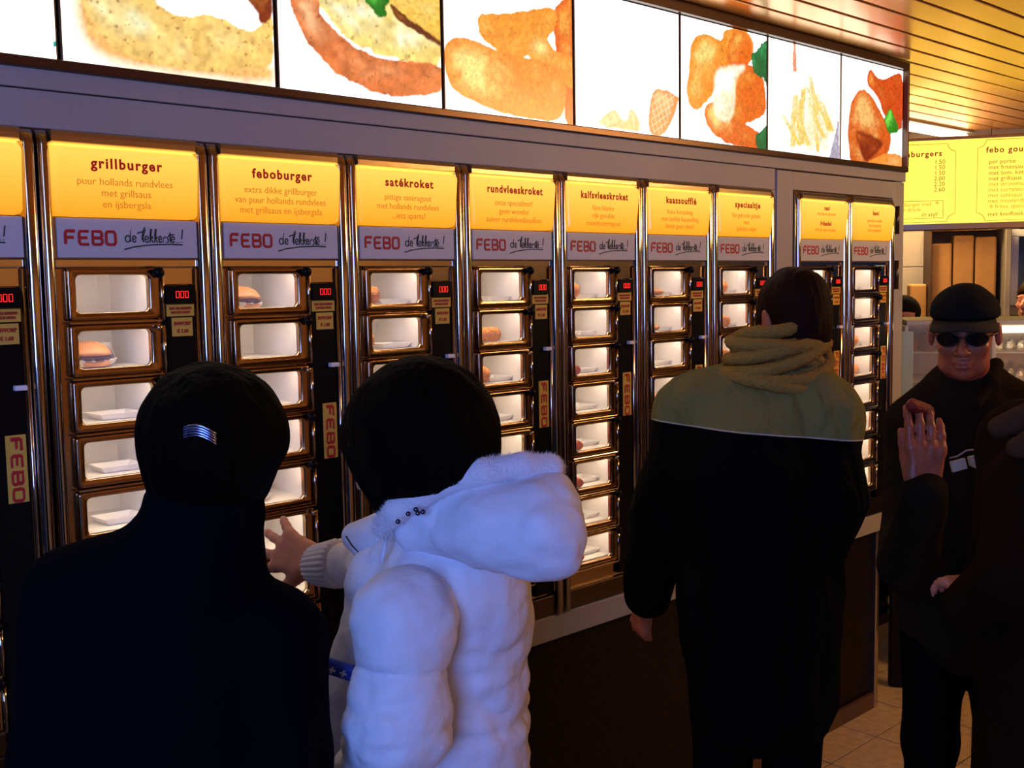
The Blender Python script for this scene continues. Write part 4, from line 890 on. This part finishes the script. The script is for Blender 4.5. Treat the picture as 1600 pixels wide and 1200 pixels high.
# hood: sack hanging at the back
dh = DB - .06
F = Field(at(770, 830, dh) - .30, at(770, 830, dh) + .30, .006)
F.cone(at(648, 822, dh + .06), at(762, 822, dh + .02), .024, .055, .03); F.cone(at(762, 822, dh + .02), at(838, 828, dh), .055, .068, .03); F.cone(at(838, 812, dh + .01), at(866, 862, dh - .01), .055, .040, .02)
F.cone(at(800, 775, dh + .04), at(862, 775, dh + .03), .030, .028, .03); F.cone(at(700, 795, dh + .05), at(800, 775, dh + .04), .022, .030, .03); F.cone(at(640, 835, dh + .06), at(700, 830, dh + .05), .022, .035, .03); F.cone(at(640, 798, dh + .045), at(755, 757, dh + .02), .015, .020, .03)
wrinkle(F, .006, (13, 13, 17), 21); wrinkle(F, .003, (30, 30, 34), 22); F.build('hood', M['white_jacket'], pB, baseB)
fp = [(597, 826, dh + .06), (622, 797, dh + .035), (658, 772, dh + .02), (700, 752, dh + .01), (755, 737, dh), (815, 728, dh + .01), (858, 731, dh + .03), (862, 734, dh + .10), (800, 738, dh + .20)]
F = Field(at(720, 770, 1.50) - .30, at(720, 770, 1.50) + .30, .005)
for i in range(len(fp) - 1): F.cone(at(*fp[i]), at(*fp[i + 1]), .0175 if i else .014, .0175, .008)
g = F.grid(); F.a += (vnoise(g * 150, 3) * .0005 + vnoise(g * 45, 5) * .0010).astype(np.float32); F.build('fur_trim', M['fur'], pB, baseB)
mb = MB(); rr_ = np.random.default_rng(3)
for i in range(len(fp) - 2):
    a, b = at(*fp[i]), at(*fp[i + 1]); L_ = np.linalg.norm(b - a)
    for _ in range(int(L_ * 75000)):
        c = a + (b - a) * rr_.uniform(); dn = nrm(rr_.normal(size=3)); q = c + dn * .0165; t = nrm(dn + rr_.normal(size=3) * .6); s_ = nrm(np.cross(t, dn + .01)) * .00035
        mb.add([q - s_ - baseB, q + s_ - baseB, q + t * rr_.uniform(.003, .0085) - baseB], [(0, 1, 2)])
tag(mb.build('fur_strands', M['fur'], pB), kind='stuff')
mb = MB()
for px, py in ((638, 803), (650, 796), (661, 800), (653, 802), (622, 815)):
    c = at(px, py, dh - .012) - baseB; mb.lathe([(.0001, -.003), (.003, -.002), (.0036, 0), (.003, .002), (.0001, .003)], 10, 'y', tuple(c))
mb.build('beads', mat('dark_beads', (.1, .1, .15), .15, .8), pB, True)
mb = MB(); mb.tube([tuple(p - baseB) for p in (at(604, 838, 1.50), at(600, 860, 1.49), at(596, 880, 1.49))], .003, 6); mb.build('drawstring', M['knit_white'], pB, True)
# body: head, neck, hands
B = Field(np.minimum(hipB, chestB) - (.55, .35, .05), np.maximum(hB, chestB) + (.30, .80, .20), .0055)
fh = nrm(fB + np.array([-.1, .15, -.45])); add_head(B, hB, fh, neck_to=neckB, s=.9); B.cone(neckB, chestB, .06, .09, .04); B.cone(chestB, hipB, .09, .09, .05)
B.cone(neckB, shR, .05, .04, .03); B.cone(shR, elR, .036, .032, .02); B.cone(elR, at(500, 882, DB + .49), .032, .024, .02)
hd = at(424, 850, 2.26) - at(488, 882, 2.02)
add_hand(B, at(490, 878, 2.01), at(404, 846, 2.10) - at(488, 878, 2.02), nrm(-FWD * .9 + CU * .2), -CU, 1.0, (.12, .15, .10), .34, .9)
B.cone(chestB, shL, .05, .036, .03); B.cone(shL, elL, .036, .033, .02); B.cone(elL, wrL, .032, .025, .02); add_hand(B, wrL, wrL - elL + np.array([0, 0, .02]), np.array([0, 0, 1.0]), -rB, .9, (.5, .7, .5))
B.build('body', M['skin'], pB, baseB)
H = Field(hB - (.2, .2, .26), hB + (.2, .2, .22), .006)
H.ell(at(657, 664, DB), (.100, .100, .094), k=.01); H.cone(at(668, 690, DB), at(652, 765, DB + .03), .096, .062, .03); H.cone(at(580, 690, DB + .02), at(592, 768, DB + .03), .044, .026, .03); H.cone(at(722, 685, DB - .01), at(742, 712, DB - .02), .046, .030, .02)
H.ell(hB + fh * .15 + (0, 0, -.05), (.06, .07, .065), k=.02, cut=True); wrinkle(H, .0025, (50, 50, 8), 5, False); H.build('hair', M['hair_black'], pB, baseB)
legs(pB, baseB + (0, 0, .86), fB, rB)
# blue patterned pouch between the two women
ph = MB().bbox(-.030, .030, -.007, .007, -.011, .011, .005).build('phone_pouch', mat('blue_cloth', (.02, .05, .45), .5, bump=.4, bscale=90)); p = at(522, 1043, 1.50); ph.location = tuple(p); ph.rotation_euler = (.2, .35, -.7)
mb = MB()
for q in (-.018, -.002, .014): mb.bbox(q - .005, q + .005, -.0092, -.0072, -.0014, .0014, .0005); mb.bbox(q - .0014, q + .0014, -.0092, -.0072, -.005, .005, .0005)
mb.build('print', M['white_ink'], ph); tag(ph, 'small blue cloth pouch with white marks held between the two nearest women', 'pouch')

# ---------------------------------------------------------------- man with scarf
fC, rC = frame_of(np.array([.55, .83, 0])); hC = at(1238, 500, 2.62)
baseC = at(1190, 900, 2.62) * (1, 1, 0); pC = empty('person', tuple(baseC)); tag(pC, 'man seen from behind in an olive and black jacket with an ochre scarf', 'person')
hipC = baseC + (0, 0, .98); chestC = at(1182, 735, 2.60)
upC = nrm(chestC - hipC); shC = chestC + upC * .13
shl, shr = at(1085, 640, 2.62), at(1283, 650, 2.56)
armsC = [(shl, at(1035, 800, 2.66), at(1010, 930, 2.78)), (shr, at(1302, 780, 2.52), at(1275, 880, 2.62))]
F = Field(np.minimum(hipC, chestC) - (.5, .5, .35), chestC + (.5, .5, .35), .009)
F.cone(hipC - upC * .20, hipC, .190, .190, .05, (fC, 1.3)); F.cone(hipC, chestC, .190, .208, .05, (fC, 1.3)); F.cone(shl, shr, .085, .085, .06); F.cone(chestC, at(1215, 585, 2.64), .205, .075, .07, (fC, 1.35))
for a in armsC: F.cone(a[0], a[1], .088, .078, .04); F.cone(a[1], a[2], .078, .058, .03)
F.cone(at(1130, 625, 2.62), at(1255, 620, 2.60), .085, .085, .05)
wrinkle(F, .008, (9, 9, 7), 31); wrinkle(F, .003, (20, 20, 12), 33)
# jacket material: olive yoke above a white piped seam, black below (height on the jacket, object coordinates)
mj = bpy.data.materials.new('olive_black_jacket'); mj.use_nodes = True; nt = mj.node_tree; b = nt.nodes['Principled BSDF']; b.inputs['Roughness'].default_value = .85; b.inputs['Specular IOR Level'].default_value = .04
tc = nt.nodes.new('ShaderNodeTexCoord'); dt = nt.nodes.new('ShaderNodeVectorMath'); dt.operation = 'DOT_PRODUCT'; dt.inputs[1].default_value = (rC[0] * .10, rC[1] * .10, 1.0); nt.links.new(tc.outputs['Object'], dt.inputs[0])
zs = (at(1225, 684, 2.42)[2]) + float(rC[:2] @ (at(1225, 684, 2.42) - baseC)[:2]) * .10
mr = nt.nodes.new('ShaderNodeMapRange'); mr.inputs['From Min'].default_value = zs - .1; mr.inputs['From Max'].default_value = zs + .1; nt.links.new(dt.outputs['Value'], mr.inputs['Value'])
r = nt.nodes.new('ShaderNodeValToRGB'); r.color_ramp.interpolation = 'CONSTANT'; r.color_ramp.elements[0].color = (.0018, .0018, .0016, 1); r.color_ramp.elements[1].position = .492; r.color_ramp.elements[1].color = (.42, .38, .28, 1)
e = r.color_ramp.elements.new(.506); e.color = (.17, .155, .048, 1); nt.links.new(mr.outputs[0], r.inputs[0]); nt.links.new(r.outputs[0], b.inputs['Base Color'])
nn = nt.nodes.new('ShaderNodeTexNoise'); nn.inputs['Scale'].default_value = 5; nn.inputs['Detail'].default_value = 3; nn.inputs['Distortion'].default_value = 1.2; mpn = nt.nodes.new('ShaderNodeMapping'); mpn.inputs['Scale'].default_value = (1.6, 1.6, .6)
bpn = nt.nodes.new('ShaderNodeBump'); bpn.inputs['Strength'].default_value = .9; bpn.inputs['Distance'].default_value = .05; nt.links.new(tc.outputs['Object'], mpn.inputs[0]); nt.links.new(mpn.outputs[0], nn.inputs['Vector']); nt.links.new(nn.outputs['Fac'], bpn.inputs['Height']); nt.links.new(bpn.outputs[0], b.inputs['Normal'])
F.build('jacket', mj, pC, baseC)
B = Field(np.minimum(hipC, chestC) - (.5, .5, .15), hC + (.45, .45, .2), .009)
fhC = nrm(fC + np.array([-.15, .1, -.3])); add_head(B, hC, fhC, neck_to=shC, features=False); B.cone(chestC, hipC, .12, .11, .05); B.cone(shl, shr, .05, .05, .04)
for a, q in zip(armsC, (1, -1)): B.cone(a[0], a[1], .045, .04, .03); B.cone(a[1], a[2], .038, .028, .02); add_hand(B, a[2] + nrm(a[2] - a[1]) * .02, a[2] - a[1], -fC * .2 - rC * q, fC, 1.05, (.3, .4, .3))
B.build('body', M['skin_red'], pC, baseC)
H = Field(hC - (.15, .15, .16), hC + (.15, .15, .17), .006); rH = nrm(np.cross(fhC, (0, 0, 1))); uH = np.cross(rH, fhC)
H.ell(hC + uH * .032 - fhC * .014, (.081, .100, .092), [rH, fhC, uH], .01); H.ell(hC - fhC * .045 - uH * .035, (.064, .055, .065), [rH, fhC, uH], .03); H.ell(hC + fhC * .115 - uH * .03, (.08, .075, .09), [rH, fhC, uH], .02, cut=True)
wrinkle(H, .003, (70, 70, 30), 7, False); H.build('hair', M['hair_brown'], pC, baseC)
mb = MB(); nk = at(1212, 560, 2.60); rs = np.random.default_rng(12)
for i in range(9):
    zc = -.034 + i * .0115; rad = .122 - i * .0058; tilt = .30 * math.sin(i * 1.9); pts = []
    for j in range(37):
        a = 2 * PI * j / 36; q = nk + rC * rad * 1.08 * math.cos(a) + fC * rad * .85 * math.sin(a) + np.array([0, 0, zc + .030 * math.sin(a + i * 1.1) - .030 * math.cos(a) * tilt + .012 * math.sin(2 * a + i)]); pts.append(tuple(q - baseC))
    mb.tube(pts, .0165, 8)
mb.build('scarf', M['scarf'], pC, True)
legs(pC, baseC + (0, 0, .92), fC, rC)

# ---------------------------------------------------------------- man with cap and dark glasses, facing the camera
hD = at(1507, 521, 2.86); fD, rD = frame_of(CAM - hD + np.array([.0, .15, 0])); baseD = at(1515, 900, 2.90) * (1, 1, 0)
pD = empty('person', tuple(baseD)); tag(pD, 'man in a black cap and dark glasses, facing forward with a snack', 'person')
fhD = nrm(fD + np.array([0, 0, -.16])); chestD = at(1515, 755, 2.92); hipD = baseD + (0, 0, 1.0); shD = chestD + (0, 0, .12)
eR = at(1420, 880, 2.86); wR = at(1444, 770, 2.60); chestD = at(1512, 770, 2.92)
shl, shr = at(1440, 668, 2.92), at(1590, 655, 2.90)
armsD = [(shl, eR, wR), (shr, at(1640, 860, 2.9), at(1600, 960, 2.75))]
F = Field(np.minimum(hipD, chestD) - (.5, .5, .3), np.maximum(hipD, chestD) + (.5, .5, .45), .009); sh = at(1510, 640, 2.92)
F.cone(hipD - (0, 0, .12), hipD, .19, .185, .05, (fD, 1.3)); F.cone(hipD, chestD, .185, .195, .05, (fD, 1.3)); F.cone(shl, shr, .088, .085, .06); F.cone(chestD, sh, .18, .12, .06, (fD, 1.2))
for a_ in armsD: F.cone(a_[0], a_[1], .090, .078, .04); F.cone(a_[1], a_[2], .078, .056, .03)
F.cone(shl, at(1482, 612, 2.92), .075, .065, .03); F.cone(shr, at(1545, 605, 2.91), .075, .060, .03); F.cone(at(1508, 608, 2.93), at(1510, 660, 2.92), .092, .11, .03)
wrinkle(F, .006, (10, 10, 12), 41); F.build('jacket', M['jacket_dark'], pD, baseD)
F = Field(at(1545, 590, 2.86) - .2, at(1545, 590, 2.86) + .2, .007); F.cone(at(1556, 570, 2.90), at(1548, 600, 2.84), .020, .022, .02); F.cone(at(1548, 600, 2.84), at(1525, 632, 2.80), .018, .016, .02); F.build('collar', M['jacket_dark'], pD, baseD)
B = Field(np.minimum(hipD, chestD) - (.45, .45, .2), hD + (.45, .45, .2), .005)
add_head(B, hD, fhD, neck_to=sh + (0, 0, .02), s=1.02); B.cone(chestD, hipD, .12, .11, .05)
for a in armsD: B.cone(sh, a[0], .05, .045, .03); B.cone(a[0], a[1], .045, .04, .03); B.cone(a[1], a[2], .038, .028, .02)
hdir = nrm(CU * 1.0 + CR * .03 - FWD * .05)
add_hand(B, wR + CU * .012, hdir, -FWD, -CR * .3 + FWD * 0 - CR, 1.16, (.10, .22, .28), .04, .2); add_hand(B, armsD[1][2], armsD[1][2] - armsD[1][1], -rD, fD, 1.0, (.4, .5, .4))
B.build('body', M['skin_red'], pD, baseD)
rH = nrm(np.cross(fhD, (0, 0, 1))); uH = np.cross(rH, fhD)
F = Field(hD - (.19, .19, .06), hD + (.19, .19, .2), .006); F.ell(hD + uH * .046 - fhD * .006, (.083, .102, .084), [rH, fhD, uH], .01); F.ell(hD + uH * .060 + fhD * .01, (.080, .090, .058), [rH, fhD, uH], .02); F.cutplane(hD + uH * .044, -uH + fhD * .10); wrinkle(F, .002, (14, 14, 14), 2); F.build('cap', M['cap'], pD, baseD)
mb = MB(); rings = []
for i in range(17):
    a = math.radians(-68 + 136 * i / 16); d0 = np.array([math.sin(a), math.cos(a)]); ext = .052 * math.cos(a) ** .8 + .004
    p0 = hD + rH * d0[0] * .080 + fhD * d0[1] * .090 + uH * (.056 - .014 * (1 - math.cos(a))) - fhD * .006; p1 = p0 + (rH * d0[0] * .35 + fhD * d0[1]) * ext - uH * (.020 + .014 * abs(math.sin(a)) )
    rings.append([tuple(q - baseD) for q in (p0 + uH * .002, p1 + uH * .002, p1 - uH * .002, p0 - uH * .002)])
mb.loft(rings); mb.build('cap_brim', M['brim'], pD, True)
gl_ = empty('glasses', (0, 0, 0), parent=pD); M['lens'] = mat('dark_lens', (.003, .003, .004), .12, spec=.5)
for q in (-1, 1):
    c = hD + rH * .034 * q + fhD * .104 + uH * .006 - baseD; n = 18; rim = []; 
    for j in range(n): a = 2 * PI * j / n; rim.append(c + rH * .027 * math.cos(a) + uH * .0185 * math.sin(a) - fhD * (.012 * abs(math.cos(a)) if math.cos(a) * q > 0 else 0))
    MB().loft([[tuple(p + fhD * .0015) for p in rim], [tuple(p - fhD * .0015) for p in rim]]).build('lens', M['lens'], gl_); MB().tube([tuple(p) for p in rim + rim[:1]], .0018, 6).build('rim', M['dark_metal'], gl_, True)
    MB().tube([tuple(p) for p in (c + rH * .026 * q - fhD * .010 + uH * .006, c + rH * .044 * q - fhD * .045 + uH * .006, c + rH * .048 * q - fhD * .105 + uH * .002)], .002, 6).build('temple', M['dark_metal'], gl_, True)
MB().tube([tuple(hD + rH * q + fhD * .107 + uH * .010 - baseD) for q in (-.008, 0, .008)], .0018, 6).build('bridge', M['dark_metal'], gl_, True)
# pale reflective band and piping on the chest
mb = MB(); mb.tube([tuple(at(*q) - baseD) for q in ((1484, 716, 2.72), (1496, 713, 2.70), (1510, 704, 2.69), (1528, 702, 2.69))], .0022, 6); mb.build('piping', mat('grey_piping', (.35, .32, .28), .5), pD, True)
mb = MB(); q = [at(1486, 722, 2.715), at(1508, 716, 2.70), at(1512, 732, 2.70), at(1490, 738, 2.715)]; q2 = [at(1514, 714, 2.70), at(1532, 710, 2.69), at(1526, 732, 2.69), at(1517, 728, 2.70)]
for s4 in (q, q2): mb.loft([[tuple(p - baseD) for p in s4], [tuple(p + FWD * .012 - baseD) for p in s4]])
mb.build('reflective_band', mat('reflective_band', (.50, .44, .30), .5), pD)
legs(pD, baseD + (0, 0, .95), fD, rD)
# the snack in his hand
F = Field(at(1441, 640, 2.57) - .07, at(1441, 640, 2.57) + .07, .004); F.cone(at(1426, 634, 2.60), at(1450, 643, 2.63), .0165, .0165, .01); g = F.grid(); F.a += (vnoise(g * 110, 2) * .002).astype(np.float32)
p = at(1441, 640, 2.57); o = F.build('fried_snack', M['crust_dark'], None, p); o.location = tuple(p); tag(o, 'small red brown fried snack held up by the man in the cap', 'snack')

# ---------------------------------------------------------------- person in brown at the right edge
fE, rE = frame_of(np.array([-.75, .35, 0])); baseE = at(1665, 900, 2.15) * (1, 1, 0); pE = empty('person', tuple(baseE)); tag(pE, 'person in a dark brown coat cut off by the right edge of the picture', 'person')
chestE = at(1665, 800, 2.15); hipE = baseE + (0, 0, .95); hE = at(1690, 540, 2.15); shE = chestE + (0, 0, .13)
armsE = [(at(1612, 760, 2.10), at(1590, 900, 2.04), at(1512, 950, 2.16)), (at(1740, 740, 2.3), at(1740, 880, 2.3), at(1650, 930, 2.3))]
F, sh = torso_field(hipE, chestE, fE, rE, armsE, .010, 1.05, .17, .25, .12, collar=hE + (0, 0, -.13), sleeve=(.085, .075, .050)); wrinkle(F, .008, (9, 9, 11), 51); F.build('coat', M['brown_coat'], pE, baseE)
F = Field(at(1595, 695, 2.05) - .12, at(1595, 695, 2.05) + .12, .007); F.cone(at(1562, 668, 2.10), at(1610, 652, 2.08), .022, .030, .02); F.cone(at(1590, 700, 2.0), at(1620, 690, 2.0), .02, .03, .02); F.build('collar', cloth('tan_fleece', (.05, .024, .010)), pE, baseE)
B = Field(np.minimum(hipE, chestE) - (.5, .5, .2), hE + (.45, .45, .2), .007); add_head(B, hE, fE, neck_to=sh); B.cone(chestE, hipE, .12, .11, .05)
for a, q in zip(armsE, (1, -1)): B.cone(sh, a[0], .05, .045, .03); B.cone(a[0], a[1], .045, .04, .03); B.cone(a[1], a[2], .036, .026, .02); add_hand(B, a[2] + (FWD * .045 + CU * .012 + CR * .036) * (q > 0), (CU * .35 - CR * .25 + FWD) if q > 0 else a[2] - a[1], CU if q > 0 else -rE, CR * q, .85, (.4, .6, .5), .05, .4)
B.build('body', M['skin'], pE, baseE)
H = Field(hE - (.15, .15, .16), hE + (.15, .15, .17), .008); H.ell(hE + (0, 0, .032) - fE * .014, (.082, .100, .090), [rE, fE, np.array([0, 0, 1.0])], .01); H.ell(hE + fE * .10 - (0, 0, .04), (.08, .07, .09), k=.02, cut=True); H.build('hair', M['hair_brown'], pE, baseE)
legs(pE, baseE + (0, 0, .90), fE, rE)

# ---------------------------------------------------------------- people behind the counter
def server(px, py, dep, label, cap, facing, coat):
    h = at(px, py, dep); f, r = frame_of(facing); bs = h * (1, 1, 0); q = empty('person', tuple(bs)); tag(q, label, 'person')
    hip = bs + (0, 0, .95); ch = bs + (0, 0, 1.25 + (h[2] - 1.62)); arms = [(ch + r * s * .19 + (0, 0, .12), ch + r * s * .24 - (0, 0, .16), ch + r * s * .18 - (0, 0, .26) + f * .2) for s in (-1, 1)]
    F, sh = torso_field(hip, ch, f, r, arms, .014, 1.0, .19, .1, .12); F.build('shirt', coat, q, bs)
    B = Field(hip - (.4, .4, .1), h + (.4, .4, .18), .010); add_head(B, h, f, neck_to=sh); B.cone(ch, hip, .11, .1, .05)
    for a, s in zip(arms, (1, -1)): B.cone(sh, a[0], .05, .045, .03); B.cone(a[0], a[1], .045, .04, .03); B.cone(a[1], a[2], .036, .026, .02); add_hand(B, a[2], a[2] - a[1], np.array([0, 0, 1.0]), r * s, 1.0)
    B.build('body', M['skin'], q, bs)
    H = Field(h - (.15, .15, .12), h + (.15, .15, .17), .008); H.ell(h + (0, 0, .036) - f * .01, (.086, .104, .088), [r, f, np.array([0, 0, 1.0])], .01)
    if cap: H.cutplane(h + (0, 0, .0), np.array([0, 0, -1.0]))
    H.ell(h + f * .11 - (0, 0, .05), (.08, .07, .09), k=.02, cut=True); H.build('cap' if cap else 'hair', M['cap'] if cap else M['hair_brown'], q, bs); legs(q, bs + (0, 0, .9), f, r)
server(1412, 498, 5.75, 'worker in black cap behind the counter, mostly hidden by the vending wall', True, -DW, M['coat_black'])
server(1616, 470, 5.95, 'worker behind the counter at the right edge, only part of the face in view', False, np.array([-.9, .2, 0]), M['plate'])
